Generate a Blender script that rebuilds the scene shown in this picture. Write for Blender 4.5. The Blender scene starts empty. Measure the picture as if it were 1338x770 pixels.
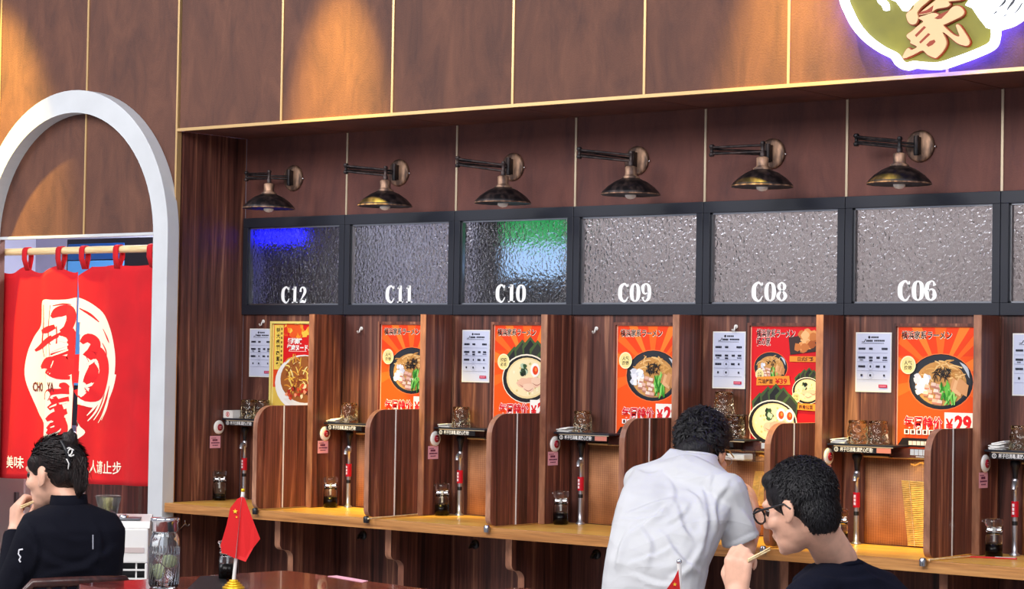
import bpy, bmesh, math, random
import numpy as np
from math import sin, cos, pi, radians, atan2, sqrt, hypot
from mathutils import Vector, Matrix

random.seed(7)
SC = bpy.context.scene
COL = SC.collection

# ------------------------------------------------------------------ camera
FOC, YAW, PITCH, ROLL = 2962.4, .6712, .0286, .0164      # focal length in pixels of the 1338 px wide frame
CAM = Vector((6.4602, -7.0087, 1.385))
_r = Vector((cos(YAW), sin(YAW), 0)); _f = Vector((-sin(YAW), cos(YAW), 0)); _u = Vector((0, 0, 1))
FW = _f * cos(PITCH) + _u * sin(PITCH)
_u2 = _u * cos(PITCH) - _f * sin(PITCH)
RT = _r * cos(ROLL) + _u2 * sin(ROLL)
UP = _u2 * cos(ROLL) - _r * sin(ROLL)
cd = bpy.data.cameras.new('camera'); co = bpy.data.objects.new('camera', cd); COL.objects.link(co)
M = Matrix((RT, UP, -FW)).transposed().to_4x4(); M.translation = CAM
co.matrix_world = M
cd.sensor_fit = 'HORIZONTAL'; cd.sensor_width = 36; cd.lens = FOC / 1338 * 36
cd.clip_start = .05; cd.clip_end = 100
SC.camera = co

# ------------------------------------------------------------------ world, lights, exposure
SC.view_settings.view_transform = 'Standard'; SC.view_settings.look = 'None'
SC.view_settings.exposure = -.06; SC.view_settings.gamma = 1; SC.view_settings.use_curve_mapping = False
W = bpy.data.worlds.new('hall'); SC.world = W; W.use_nodes = True
W.node_tree.nodes['Background'].inputs[0].default_value = (.80, .84, 1.0, 1)
W.node_tree.nodes['Background'].inputs[1].default_value = .48

def area(name, loc, target, size, power, col=(1, 1, 1), sy=None):
    l = bpy.data.lights.new(name, 'AREA'); l.energy = power; l.color = col; l.size = size
    if sy: l.shape = 'RECTANGLE'; l.size_y = sy
    o = bpy.data.objects.new(name, l); COL.objects.link(o); o.location = loc
    o.rotation_euler = (Vector(target) - Vector(loc)).to_track_quat('-Z', 'Y').to_euler(); return o

def spot(name, loc, target, power, col, ang, blend=.5, rad=.03):
    l = bpy.data.lights.new(name, 'SPOT'); l.energy = power; l.color = col
    l.spot_size = radians(ang); l.spot_blend = blend; l.shadow_soft_size = rad
    o = bpy.data.objects.new(name, l); COL.objects.link(o); o.location = loc
    o.rotation_euler = (Vector(target) - Vector(loc)).to_track_quat('-Z', 'Y').to_euler(); return o

area('hall_ceiling_light', (2.2, -6.2, 4.2), (1.4, 0, .9), 4.0, 300, (1, .96, .93), 2.0)
area('hall_ceiling_light', (5.4, -3.6, 4.2), (2.4, -.3, .9), 2.0, 90, (.95, .97, 1), 2.0)
area('hall_ceiling_light', (-2.2, -4.0, 4.2), (-.6, -.3, .9), 2.0, 125, (.97, .97, 1), 2.0)
WARM = (1, .72, .12)
for sx, tx, pw, an in ((-1.95, -1.72, 950, 32), (.32, .31, 950, 26), (2.40, 2.40, 760, 27)):
    spot('fascia_downlight', (sx, -.98, 3.75), (tx, -.4, 2.26), pw, WARM, an, 1.0)
area('kitchen_ceiling_light', (1.15, .95, 2.55), (1.15, .95, 0), 3.2, 31, (.95, .96, 1), .7)
area('passage_ceiling_light', (-1.4, .5, 2.4), (-1.4, .5, 0), .8, 75, (.9, .93, 1), .6)

# ------------------------------------------------------------------ pixel helpers (turn a measured pixel into a point of the world)
def ray(x, y): return FW + RT * ((x - 669) / FOC) - UP * ((y - 385) / FOC)
def onY(x, y, Y):
    r = ray(x, y); return CAM + r * ((Y - CAM.y) / r.y)
def onX(x, y, X):
    r = ray(x, y); return CAM + r * ((X - CAM.x) / r.x)
def onZ(x, y, Z):
    r = ray(x, y); return CAM + r * ((Z - CAM.z) / r.z)
def dep(x, y, d): return CAM + ray(x, y) * d
def vd(a, b, z): return (_r * a + _f * b + _u * z)       # a direction: right, away, up as seen by the photographer

# ------------------------------------------------------------------ materials
def lin(c):
    return tuple((v / 255 / 12.92 if v / 255 <= .04045 else ((v / 255 + .055) / 1.055) ** 2.4) for v in c) + (1,)

def new_mat(name):
    m = bpy.data.materials.new(name); m.use_nodes = True
    nt = m.node_tree; return m, nt, nt.nodes['Principled BSDF']

def mat(name, c, rough=.5, metal=0., vary=0., vscale=8., bump=0., bscale=60., spec=.5, emit=None, estr=1., coat=0., sheen=0., alpha=None):
    m, nt, b = new_mat(name)
    b.inputs['Base Color'].default_value = lin(c); b.inputs['Roughness'].default_value = rough
    b.inputs['Metallic'].default_value = metal; b.inputs['Specular IOR Level'].default_value = spec
    b.inputs['Coat Weight'].default_value = coat; b.inputs['Sheen Weight'].default_value = sheen
    if emit:
        b.inputs['Emission Color'].default_value = lin(emit); b.inputs['Emission Strength'].default_value = estr
    tc = nt.nodes.new('ShaderNodeTexCoord')
    if vary:
        n = nt.nodes.new('ShaderNodeTexNoise'); n.inputs['Scale'].default_value = vscale; n.inputs['Detail'].default_value = 5
        nt.links.new(tc.outputs['Object'], n.inputs['Vector'])
        r = nt.nodes.new('ShaderNodeValToRGB'); e = r.color_ramp.elements
        lo = lin([max(0, v * (1 - vary)) for v in c]); hi = lin([min(255, v * (1 + vary)) for v in c])
        e[0].position = .3; e[0].color = lo; e[1].position = .7; e[1].color = hi
        nt.links.new(n.outputs['Fac'], r.inputs['Fac']); nt.links.new(r.outputs['Color'], b.inputs['Base Color'])
    if bump:
        n = nt.nodes.new('ShaderNodeTexNoise'); n.inputs['Scale'].default_value = bscale; n.inputs['Detail'].default_value = 3
        nt.links.new(tc.outputs['Object'], n.inputs['Vector'])
        bp = nt.nodes.new('ShaderNodeBump'); bp.inputs['Strength'].default_value = bump; bp.inputs['Distance'].default_value = .01
        nt.links.new(n.outputs['Fac'], bp.inputs['Height']); nt.links.new(bp.outputs['Normal'], b.inputs['Normal'])
    return m

def wood(name, cols, scale=(22, 22, .9), rough=.45, pores=.25, coat=.0):
    """streaky veneer, grain running along the axis with the small scale"""
    m, nt, b = new_mat(name)
    tc = nt.nodes.new('ShaderNodeTexCoord'); oi = nt.nodes.new('ShaderNodeObjectInfo')
    ad = nt.nodes.new('ShaderNodeVectorMath'); ad.operation = 'MULTIPLY_ADD'
    cx = nt.nodes.new('ShaderNodeCombineXYZ')
    for k in range(3): nt.links.new(oi.outputs['Random'], cx.inputs[k])
    ad.inputs[1].default_value = (3.7, 2.3, 5.1)
    nt.links.new(cx.outputs[0], ad.inputs[0]); nt.links.new(tc.outputs['Object'], ad.inputs[2])
    mp = nt.nodes.new('ShaderNodeMapping'); mp.inputs['Scale'].default_value = scale
    nt.links.new(ad.outputs[0], mp.inputs['Vector'])
    n = nt.nodes.new('ShaderNodeTexNoise'); n.inputs['Scale'].default_value = 1; n.inputs['Detail'].default_value = 5
    n.inputs['Roughness'].default_value = .62; n.inputs['Distortion'].default_value = .9
    nt.links.new(mp.outputs[0], n.inputs['Vector'])
    r = nt.nodes.new('ShaderNodeValToRGB'); e = r.color_ramp.elements
    e[0].position = .33; e[0].color = lin(cols[0]); e[1].position = .70; e[1].color = lin(cols[-1])
    k = len(cols)
    for i in range(1, k - 1):
        x = e.new(.33 + .37 * i / (k - 1)); x.color = lin(cols[i])
    nt.links.new(n.outputs['Fac'], r.inputs['Fac'])
    mp2 = nt.nodes.new('ShaderNodeMapping'); mp2.inputs['Scale'].default_value = tuple(s * 7 for s in scale)
    nt.links.new(ad.outputs[0], mp2.inputs['Vector'])
    n2 = nt.nodes.new('ShaderNodeTexNoise'); n2.inputs['Scale'].default_value = 1; n2.inputs['Detail'].default_value = 3
    nt.links.new(mp2.outputs[0], n2.inputs['Vector'])
    mx = nt.nodes.new('ShaderNodeMix'); mx.data_type = 'RGBA'; mx.blend_type = 'OVERLAY'; mx.inputs['Factor'].default_value = pores * 2
    nt.links.new(r.outputs['Color'], mx.inputs['A']); nt.links.new(n2.outputs['Fac'], mx.inputs['B'])
    nt.links.new(mx.outputs['Result'], b.inputs['Base Color'])
    b.inputs['Roughness'].default_value = rough; b.inputs['Coat Weight'].default_value = coat
    bp = nt.nodes.new('ShaderNodeBump'); bp.inputs['Strength'].default_value = .12; bp.inputs['Distance'].default_value = .004
    nt.links.new(n2.outputs['Fac'], bp.inputs['Height']); nt.links.new(bp.outputs['Normal'], b.inputs['Normal'])
    return m

def leather(name, base, dark, hi):
    """blotchy rust-brown plaster or suede board"""
    m, nt, b = new_mat(name)
    tc = nt.nodes.new('ShaderNodeTexCoord'); oi = nt.nodes.new('ShaderNodeObjectInfo')
    ad = nt.nodes.new('ShaderNodeVectorMath'); ad.operation = 'MULTIPLY_ADD'; ad.inputs[1].default_value = (9, 5, 7)
    cx = nt.nodes.new('ShaderNodeCombineXYZ')
    for k in range(3): nt.links.new(oi.outputs['Random'], cx.inputs[k])
    nt.links.new(cx.outputs[0], ad.inputs[0]); nt.links.new(tc.outputs['Object'], ad.inputs[2])
    mp = nt.nodes.new('ShaderNodeMapping'); mp.inputs['Scale'].default_value = (9, 9, 3.0)
    nt.links.new(ad.outputs[0], mp.inputs['Vector'])
    n = nt.nodes.new('ShaderNodeTexNoise'); n.inputs['Scale'].default_value = 1; n.inputs['Detail'].default_value = 8
    n.inputs['Roughness'].default_value = .65; n.inputs['Distortion'].default_value = .6
    nt.links.new(mp.outputs[0], n.inputs['Vector'])
    r = nt.nodes.new('ShaderNodeValToRGB'); e = r.color_ramp.elements
    e[0].position = .3; e[0].color = lin(dark); e[1].position = .72; e[1].color = lin(hi)
    x = e.new(.5); x.color = lin(base)
    nt.links.new(n.outputs['Fac'], r.inputs['Fac']); nt.links.new(r.outputs['Color'], b.inputs['Base Color'])
    b.inputs['Roughness'].default_value = .7
    n2 = nt.nodes.new('ShaderNodeTexNoise'); n2.inputs['Scale'].default_value = 160; n2.inputs['Detail'].default_value = 4
    nt.links.new(tc.outputs['Object'], n2.inputs['Vector'])
    bp = nt.nodes.new('ShaderNodeBump'); bp.inputs['Strength'].default_value = .35; bp.inputs['Distance'].default_value = .003
    nt.links.new(n2.outputs['Fac'], bp.inputs['Height']); nt.links.new(bp.outputs['Normal'], b.inputs['Normal'])
    return m

def glass(name, col=(255, 255, 255), rough=.0, ior=1.45, bump=0., bscale=80., voro=False):
    m, nt, b = new_mat(name)
    b.inputs['Base Color'].default_value = lin(col); b.inputs['Transmission Weight'].default_value = 1
    b.inputs['Roughness'].default_value = rough; b.inputs['IOR'].default_value = ior
    if bump:
        tc = nt.nodes.new('ShaderNodeTexCoord')
        n = nt.nodes.new('ShaderNodeTexVoronoi' if voro else 'ShaderNodeTexNoise'); n.inputs['Scale'].default_value = bscale
        if voro: n.feature = 'SMOOTH_F1'
        nt.links.new(tc.outputs['Object'], n.inputs['Vector'])
        bp = nt.nodes.new('ShaderNodeBump'); bp.inputs['Strength'].default_value = bump; bp.inputs['Distance'].default_value = .006
        nt.links.new(n.outputs[0], bp.inputs['Height']); nt.links.new(bp.outputs['Normal'], b.inputs['Normal'])
    return m

def bamboo(name, cols, axis_scale, rough=.6):
    """woven bamboo cloth: fine horizontal slats crossed by threads"""
    m, nt, b = new_mat(name)
    tc = nt.nodes.new('ShaderNodeTexCoord')
    w1 = nt.nodes.new('ShaderNodeTexWave'); w1.bands_direction = 'Z'; w1.inputs['Scale'].default_value = axis_scale; w1.inputs['Distortion'].default_value = 1.2
    w2 = nt.nodes.new('ShaderNodeTexWave'); w2.bands_direction = 'X'; w2.inputs['Scale'].default_value = axis_scale * .55; w2.inputs['Distortion'].default_value = .8
    n = nt.nodes.new('ShaderNodeTexNoise'); n.inputs['Scale'].default_value = 9; n.inputs['Detail'].default_value = 5
    for t in (w1, w2, n): nt.links.new(tc.outputs['Object'], t.inputs['Vector'])
    a = nt.nodes.new('ShaderNodeMath'); a.operation = 'MULTIPLY_ADD'; a.inputs[1].default_value = .28
    nt.links.new(w1.outputs['Fac'], a.inputs[0]); nt.links.new(n.outputs['Fac'], a.inputs[2])
    a2 = nt.nodes.new('ShaderNodeMath'); a2.operation = 'MULTIPLY_ADD'; a2.inputs[1].default_value = .18
    nt.links.new(w2.outputs['Fac'], a2.inputs[0]); nt.links.new(a.outputs[0], a2.inputs[2])
    r = nt.nodes.new('ShaderNodeValToRGB'); e = r.color_ramp.elements
    e[0].position = .4; e[0].color = lin(cols[0]); e[1].position = 1.0; e[1].color = lin(cols[1])
    nt.links.new(a2.outputs[0], r.inputs['Fac']); nt.links.new(r.outputs['Color'], b.inputs['Base Color'])
    b.inputs['Roughness'].default_value = rough
    bp = nt.nodes.new('ShaderNodeBump'); bp.inputs['Strength'].default_value = .4; bp.inputs['Distance'].default_value = .003
    nt.links.new(a2.outputs[0], bp.inputs['Height']); nt.links.new(bp.outputs['Normal'], b.inputs['Normal'])
    return m

def aged(name, c1, c2, rough=.45):
    m, nt, b = new_mat(name)
    tc = nt.nodes.new('ShaderNodeTexCoord'); mp = nt.nodes.new('ShaderNodeMapping'); mp.inputs['Scale'].default_value = (40, 40, 14)
    n = nt.nodes.new('ShaderNodeTexNoise'); n.inputs['Scale'].default_value = 1; n.inputs['Detail'].default_value = 5
    nt.links.new(tc.outputs['Object'], mp.inputs[0]); nt.links.new(mp.outputs[0], n.inputs['Vector'])
    r = nt.nodes.new('ShaderNodeValToRGB'); e = r.color_ramp.elements
    e[0].position = .42; e[0].color = lin(c1); e[1].position = .72; e[1].color = lin(c2)
    nt.links.new(n.outputs['Fac'], r.inputs['Fac']); nt.links.new(r.outputs['Color'], b.inputs['Base Color'])
    b.inputs['Metallic'].default_value = .45; b.inputs['Roughness'].default_value = rough
    return m

MT = {}
MT['fascia'] = leather('rust_brown_board', (94, 57, 43), (74, 44, 36), (110, 69, 51))
MT['recess'] = leather('dark_rust_board', (96, 54, 47), (76, 42, 40), (110, 64, 54))
MT['wood'] = wood('dark_walnut_veneer', [(38, 19, 17), (80, 45, 39), (106, 64, 53), (164, 114, 88)])
MT['wood2'] = wood('red_walnut_veneer', [(48, 22, 18), (94, 50, 40), (120, 68, 53), (184, 124, 92)], scale=(30, 30, 1.0))
MT['edge'] = wood('lighter_veneer_edge', [(120, 74, 56), (158, 108, 82), (184, 134, 104)], scale=(8, 8, 2))
MT['counter'] = wood('honey_oak_worktop', [(226, 164, 72), (246, 188, 90), (255, 208, 116)], scale=(1.2, 16, 16), rough=.3)
MT['counter_edge'] = wood('honey_oak_edge', [(158, 104, 54), (188, 130, 72), (202, 146, 86)], scale=(1.2, 30, 30), rough=.4)
MT['mahogany'] = wood('glossy_mahogany', [(70, 24, 20), (100, 40, 32), (124, 58, 44)], scale=(3, 14, 14), rough=.16, coat=.4)
MT['chairwood'] = wood('dark_chair_wood', [(28, 12, 10), (58, 28, 24), (84, 46, 38)], scale=(14, 14, 6), rough=.3)
MT['gold'] = mat('brushed_brass', (222, 184, 128), .35, .6)
MT['steel_strip'] = mat('pale_metal_strip', (206, 188, 160), .35, .5)
MT['black'] = mat('black_powder_coat', (30, 33, 44), .38)
MT['white_paint'] = mat('white_paint', (200, 203, 206), .55, vary=.02)
MT['chrome'] = mat('chrome', (225, 225, 230), .12, 1)
MT['bright_steel'] = mat('bright_steel', (196, 198, 206), .28, .8)
MT['steel'] = mat('brushed_steel', (170, 172, 178), .28, 1)
MT['black_plastic'] = mat('black_plastic', (24, 24, 28), .35)
MT['white_plastic'] = mat('white_plastic', (236, 234, 230), .35)
MT['grey_plastic'] = mat('grey_plastic', (96, 98, 104), .4)
MT['red_plastic'] = mat('red_plastic', (200, 16, 40), .35)
MT['paper'] = mat('white_paper', (244, 243, 240), .7)
MT['bluepaper'] = mat('pale_blue_laminate', (206, 212, 232), .3)
MT['pink'] = mat('pink_paper', (238, 170, 186), .7)
MT['clear'] = glass('clear_glass', (248, 252, 255), .0)
MT['tumbler'] = glass('hammered_tumbler_glass', (246, 226, 186), .02, bump=1.0, bscale=70, voro=True)  # amber tint put into the clear glass stands in for reflected wood
MT['acrylic'] = glass('clear_acrylic', (240, 244, 248), .02, 1.3)
MT['sauce'] = mat('dark_soy_sauce', (10, 5, 4), .25, spec=.15)
MT['bulb'] = mat('frosted_bulb', (250, 248, 240), .3)
MT['lampmetal'] = aged('aged_bronze', (20, 17, 21), (72, 58, 56))
MT['lampplate'] = aged('aged_copper_plate', (84, 64, 56), (196, 156, 128), .5)
MT['mat'] = bamboo('woven_bamboo_cloth', ((128, 78, 50), (204, 144, 100)), 62)
MT['blind'] = mat('yellow_bamboo_slats', (226, 186, 100), .5, vary=.12, vscale=40)
MT['floor'] = mat('grey_floor_tile', (176, 172, 168), .35, vary=.05, vscale=2)
MT['passage'] = mat('lavender_grey_wall', (176, 178, 200), .6)
MT['kitchen'] = mat('kitchen_white_wall', (198, 184, 176), .6, vary=.08, vscale=3)
MT['kitchen_dark'] = mat('kitchen_dark_cupboard', (40, 34, 40), .5)
MT['noren'] = mat('red_noren_cloth', (202, 6, 22), .85, vary=.06, vscale=5, bump=.15, bscale=700)
MT['pole'] = wood('pale_bamboo_pole', [(214, 178, 122), (236, 206, 154), (246, 224, 180)], scale=(2, 30, 30))
MT['skin'] = mat('skin', (224, 172, 146), .5, vary=.05, vscale=30, sheen=.1)
MT['skin2'] = mat('tanned_skin', (216, 164, 136), .5, vary=.05, vscale=30)
MT['whitecloth'] = mat('white_jersey', (202, 203, 206), .9, vary=.02, bump=.2, bscale=220)
nt_ = MT['whitecloth'].node_tree; b_ = nt_.nodes['Principled BSDF']
tc_ = nt_.nodes.new('ShaderNodeTexCoord'); mp_ = nt_.nodes.new('ShaderNodeMapping'); mp_.inputs['Rotation'].default_value = (.3, .5, .4); mp_.inputs['Scale'].default_value = (3.2, 3.2, 7.5)
nz_ = nt_.nodes.new('ShaderNodeTexNoise'); nz_.noise_type = 'RIDGED_MULTIFRACTAL'; nz_.inputs['Scale'].default_value = 1.0; nz_.inputs['Detail'].default_value = 2.2; nz_.inputs['Distortion'].default_value = .7; nz_.inputs['Offset'].default_value = .9
nt_.links.new(tc_.outputs['Object'], mp_.inputs[0]); nt_.links.new(mp_.outputs[0], nz_.inputs['Vector'])
bp_ = nt_.nodes.new('ShaderNodeBump'); bp_.inputs['Strength'].default_value = .35; bp_.inputs['Distance'].default_value = .02
nt_.links.new(nz_.outputs[0], bp_.inputs['Height']); nt_.links.new(bp_.outputs['Normal'], b_.inputs['Normal'])
MT['navycloth'] = mat('navy_jersey', (14, 17, 32), .9, bump=.2, bscale=220, spec=.15)
MT['blackcloth'] = mat('black_knit', (12, 13, 24), .9, bump=.2, bscale=260, spec=.15)
MT['jeans'] = mat('light_blue_denim', (128, 156, 190), .85, vary=.08, vscale=60)
MT['darktrouser'] = mat('charcoal_trousers', (38, 38, 44), .85)
MT['shoe'] = mat('dark_shoe', (30, 30, 34), .5)
MT['eye'] = mat('eye', (40, 28, 24), .1)

def hairmat(name, c, c2):
    m, nt, b = new_mat(name)
    tc = nt.nodes.new('ShaderNodeTexCoord'); mp = nt.nodes.new('ShaderNodeMapping'); mp.inputs['Scale'].default_value = (70, 70, 20)
    n = nt.nodes.new('ShaderNodeTexNoise'); n.inputs['Scale'].default_value = 1.6; n.inputs['Detail'].default_value = 4; n.inputs['Distortion'].default_value = 1
    nt.links.new(tc.outputs['Object'], mp.inputs[0]); nt.links.new(mp.outputs[0], n.inputs['Vector'])
    r = nt.nodes.new('ShaderNodeValToRGB'); e = r.color_ramp.elements
    e[0].position = .35; e[0].color = lin(c); e[1].position = .75; e[1].color = lin(c2)
    nt.links.new(n.outputs['Fac'], r.inputs['Fac']); nt.links.new(r.outputs['Color'], b.inputs['Base Color'])
    b.inputs['Roughness'].default_value = .5; b.inputs['Specular IOR Level'].default_value = .3
    bp = nt.nodes.new('ShaderNodeBump'); bp.inputs['Strength'].default_value = .8; bp.inputs['Distance'].default_value = .006
    nt.links.new(n.outputs['Fac'], bp.inputs['Height']); nt.links.new(bp.outputs['Normal'], b.inputs['Normal'])
    return m
MT['hair'] = hairmat('black_hair', (8, 7, 9), (34, 31, 36))
MT['hair2'] = hairmat('dark_brown_hair', (10, 6, 7), (40, 25, 23))

_pm = {}
def pm(c):
    """flat printed ink of one colour"""
    c = tuple(int(v) for v in c)
    if c not in _pm: _pm[c] = mat('ink_%02x%02x%02x' % c, c, .55, spec=.3)
    return _pm[c]

# ------------------------------------------------------------------ object helpers
def wloc(p):
    v = Vector((0, 0, 0))
    while p: v += p.location; p = p.parent
    return v

def thing(name, label, cat, loc=(0, 0, 0), group=None):
    o = bpy.data.objects.new(name, None); COL.objects.link(o); o.location = loc; o.empty_display_size = .05
    o['label'] = label; o['category'] = cat
    if group: o['group'] = group
    return o

def struct(name, loc=(0, 0, 0)):
    o = bpy.data.objects.new(name, None); COL.objects.link(o); o.location = loc; o.empty_display_size = .05
    o['kind'] = 'structure'; return o

def tag(o, label, cat, group=None):
    o['label'] = label; o['category'] = cat
    if group: o['group'] = group
    return o

def crom(pts, n=8, closed=False):
    """Catmull-Rom through tuples of any length"""
    P = [tuple(p) for p in pts]; out = []
    N = len(P)
    rng = range(N if closed else N - 1)
    for i in rng:
        p0 = P[(i - 1) % N] if closed or i > 0 else P[i]
        p1 = P[i]; p2 = P[(i + 1) % N]
        p3 = P[(i + 2) % N] if closed or i + 2 < N else p2
        for k in range(n):
            t = k / n
            out.append(tuple(.5 * (2 * b + (c - a) * t + (2 * a - 5 * b + 4 * c - d) * t * t + (3 * b - a - 3 * c + d) * t ** 3) for a, b, c, d in zip(p0, p1, p2, p3)))
    if not closed: out.append(P[-1])
    return out

class MB:
    def __init__(s, X=None): s.v = []; s.f = []; s.m = []; s.s = []; s.X = X
    def add(s, vs, fs, mi=0, smooth=False):
        o = len(s.v)
        s.v += [s.X @ Vector(p) if s.X else Vector(p) for p in vs]
        s.f += [tuple(i + o for i in f) for f in fs]; s.m += [mi] * len(fs); s.s += [smooth] * len(fs); return s
    def box(s, x0, x1, y0, y1, z0, z1, mi=0):
        vs = [(x, y, z) for z in (z0, z1) for y in (y0, y1) for x in (x0, x1)]
        return s.add(vs, [(0, 2, 3, 1), (4, 5, 7, 6), (0, 1, 5, 4), (2, 6, 7, 3), (0, 4, 6, 2), (1, 3, 7, 5)], mi)
    def prism(s, pts, lo, hi, axis='Y', mi=0, emi=None, smooth=False):
        """outline pts extruded along an axis; XZ outline for 'Y', YZ for 'X', XY for 'Z'"""
        mk = {'Y': lambda p, t: (p[0], t, p[1]), 'X': lambda p, t: (t, p[0], p[1]), 'Z': lambda p, t: (p[0], p[1], t)}[axis]
        n = len(pts); vs = [mk(p, lo) for p in pts] + [mk(p, hi) for p in pts]
        s.add(vs, [tuple(range(n)), tuple(range(2 * n - 1, n - 1, -1))], mi)
        s.add(vs, [(i, i + n, (i + 1) % n + n, (i + 1) % n) for i in range(n)], mi if emi is None else emi, smooth); return s
    def lathe(s, prof, c=(0, 0, 0), ax=(0, 0, 1), n=20, mi=0, sx=1, sy=1):
        ax = Vector(ax).normalized(); q = Vector((0, 0, 1)).rotation_difference(ax); c = Vector(c)
        vs = []; fs = []
        for r, z in prof:
            for k in range(n):
                a = 2 * pi * k / n; vs.append(c + q @ Vector((r * cos(a) * sx, r * sin(a) * sy, z)))
        for i in range(len(prof) - 1):
            for k in range(n):
                a = i * n + k; b = i * n + (k + 1) % n; fs.append((a, b, b + n, a + n))
        s.add(vs, fs, mi, True)
        if prof[0][0] > 1e-5: s.add(vs[:n], [tuple(range(n - 1, -1, -1))], mi)
        if prof[-1][0] > 1e-5: s.add(vs[-n:], [tuple(range(n))], mi)
        return s
    def tube(s, pts, r, n=8, mi=0, closed=False):
        P = [Vector(p) for p in pts]; N = len(P); R = r if isinstance(r, (list, tuple)) else [r] * N
        vs = []; fs = []; up = None
        for i, p in enumerate(P):
            d = (P[(i + 1) % N] - P[i - 1]) if closed else (P[min(i + 1, N - 1)] - P[max(i - 1, 0)])
            d.normalize()
            if up is None: up = d.orthogonal().normalized()
            up = (up - d * up.dot(d)).normalized(); b = d.cross(up)
            for k in range(n):
                a = 2 * pi * k / n; vs.append(p + (up * cos(a) + b * sin(a)) * R[i])
        for i in range(N if closed else N - 1):
            for k in range(n):
                a = i * n + k; b = i * n + (k + 1) % n; c = (i + 1) % N * n
                fs.append((a, b, c + (k + 1) % n, c + k))
        s.add(vs, fs, mi, True)
        if not closed:
            s.add(vs[:n], [tuple(range(n - 1, -1, -1))], mi); s.add(vs[-n:], [tuple(range(n))], mi)
        return s
    def ball(s, c, r, n=12, mi=0):
        R = r if isinstance(r, (tuple, list)) else (r, r, r); c = Vector(c)
        vs = [c + Vector((0, 0, R[2]))]; h = n // 2
        for i in range(1, h):
            t = pi * i / h
            for k in range(n): vs.append(c + Vector((R[0] * sin(t) * cos(2 * pi * k / n), R[1] * sin(t) * sin(2 * pi * k / n), R[2] * cos(t))))
        vs.append(c - Vector((0, 0, R[2]))); fs = []
        for k in range(n): fs.append((0, 1 + k, 1 + (k + 1) % n))
        for i in range(h - 2):
            for k in range(n):
                a = 1 + i * n + k; b = 1 + i * n + (k + 1) % n; fs.append((a, a + n, b + n, b))
        e = len(vs) - 1; o = 1 + (h - 2) * n
        for k in range(n): fs.append((o + k, e, o + (k + 1) % n))
        return s.add(vs, fs, mi, True)
    def build(s, name, mats, parent=None, bevel=0, label=None):
        off = wloc(parent)
        me = bpy.data.meshes.new(name); me.from_pydata([v - off for v in s.v], [], s.f)
        mats = mats if isinstance(mats, (list, tuple)) else [mats]
        for m in mats: me.materials.append(m)
        me.polygons.foreach_set('material_index', s.m); me.polygons.foreach_set('use_smooth', s.s); me.update()
        o = bpy.data.objects.new(name, me); COL.objects.link(o); o.parent = parent
        if bevel:
            b = o.modifiers.new('bevel', 'BEVEL'); b.width = bevel; b.segments = 2; b.limit_method = 'ANGLE'
        if label: o['label'] = label
        return o

def box(name, m, parent, x0, x1, y0, y1, z0, z1, bevel=0, label=None):
    return MB().box(x0, x1, y0, y1, z0, z1).build(name, m, parent, bevel, label)

def copy_tree(o, loc=None, label=None, parent=None):
    c = o.copy(); COL.objects.link(c)
    if parent: c.parent = parent
    if loc is not None: c.location = loc
    if label: c['label'] = label
    for ch in list(o.children): copy_tree(ch, parent=c)
    return c

# ------------------------------------------------------------------ flat print (posters, labels, lettering)
_tx = {}
def text2d(t, bold=0.):
    """outline of a text at size 1 as flat 2-D faces"""
    k = (t, bold)
    if k not in _tx:
        cu = bpy.data.curves.new('txt', 'FONT'); cu.body = t; cu.size = 1; cu.offset = bold; cu.resolution_u = 2
        ob = bpy.data.objects.new('txt', cu); COL.objects.link(ob)
        dg = bpy.context.evaluated_depsgraph_get(); ev = ob.evaluated_get(dg); me = ev.to_mesh()
        vs = [(v.co.x, v.co.y) for v in me.vertices]; fs = [tuple(p.vertices) for p in me.polygons]
        ev.to_mesh_clear(); bpy.data.objects.remove(ob); bpy.data.curves.remove(cu)
        _tx[k] = (vs, fs)
    return _tx[k]

def vstroke(pts, n=6, closed=False):
    """brush stroke: (x, y, width) points -> two-sided outline strip (verts, quads)"""
    P = crom(pts, n, closed); N = len(P); vs = []; fs = []
    for i, (x, y, w) in enumerate(P):
        a = P[(i + 1) % N] if closed or i + 1 < N else P[i]; b = P[i - 1] if closed or i > 0 else P[i]
        dx, dy = a[0] - b[0], a[1] - b[1]; L = hypot(dx, dy) or 1
        nx, ny = -dy / L * w / 2, dx / L * w / 2
        vs += [(x + nx, y + ny), (x - nx, y - ny)]
    for i in range(N if closed else N - 1):
        a = 2 * i; b = 2 * ((i + 1) % N); fs.append((a, b, b + 1, a + 1))
    return vs, fs

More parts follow.
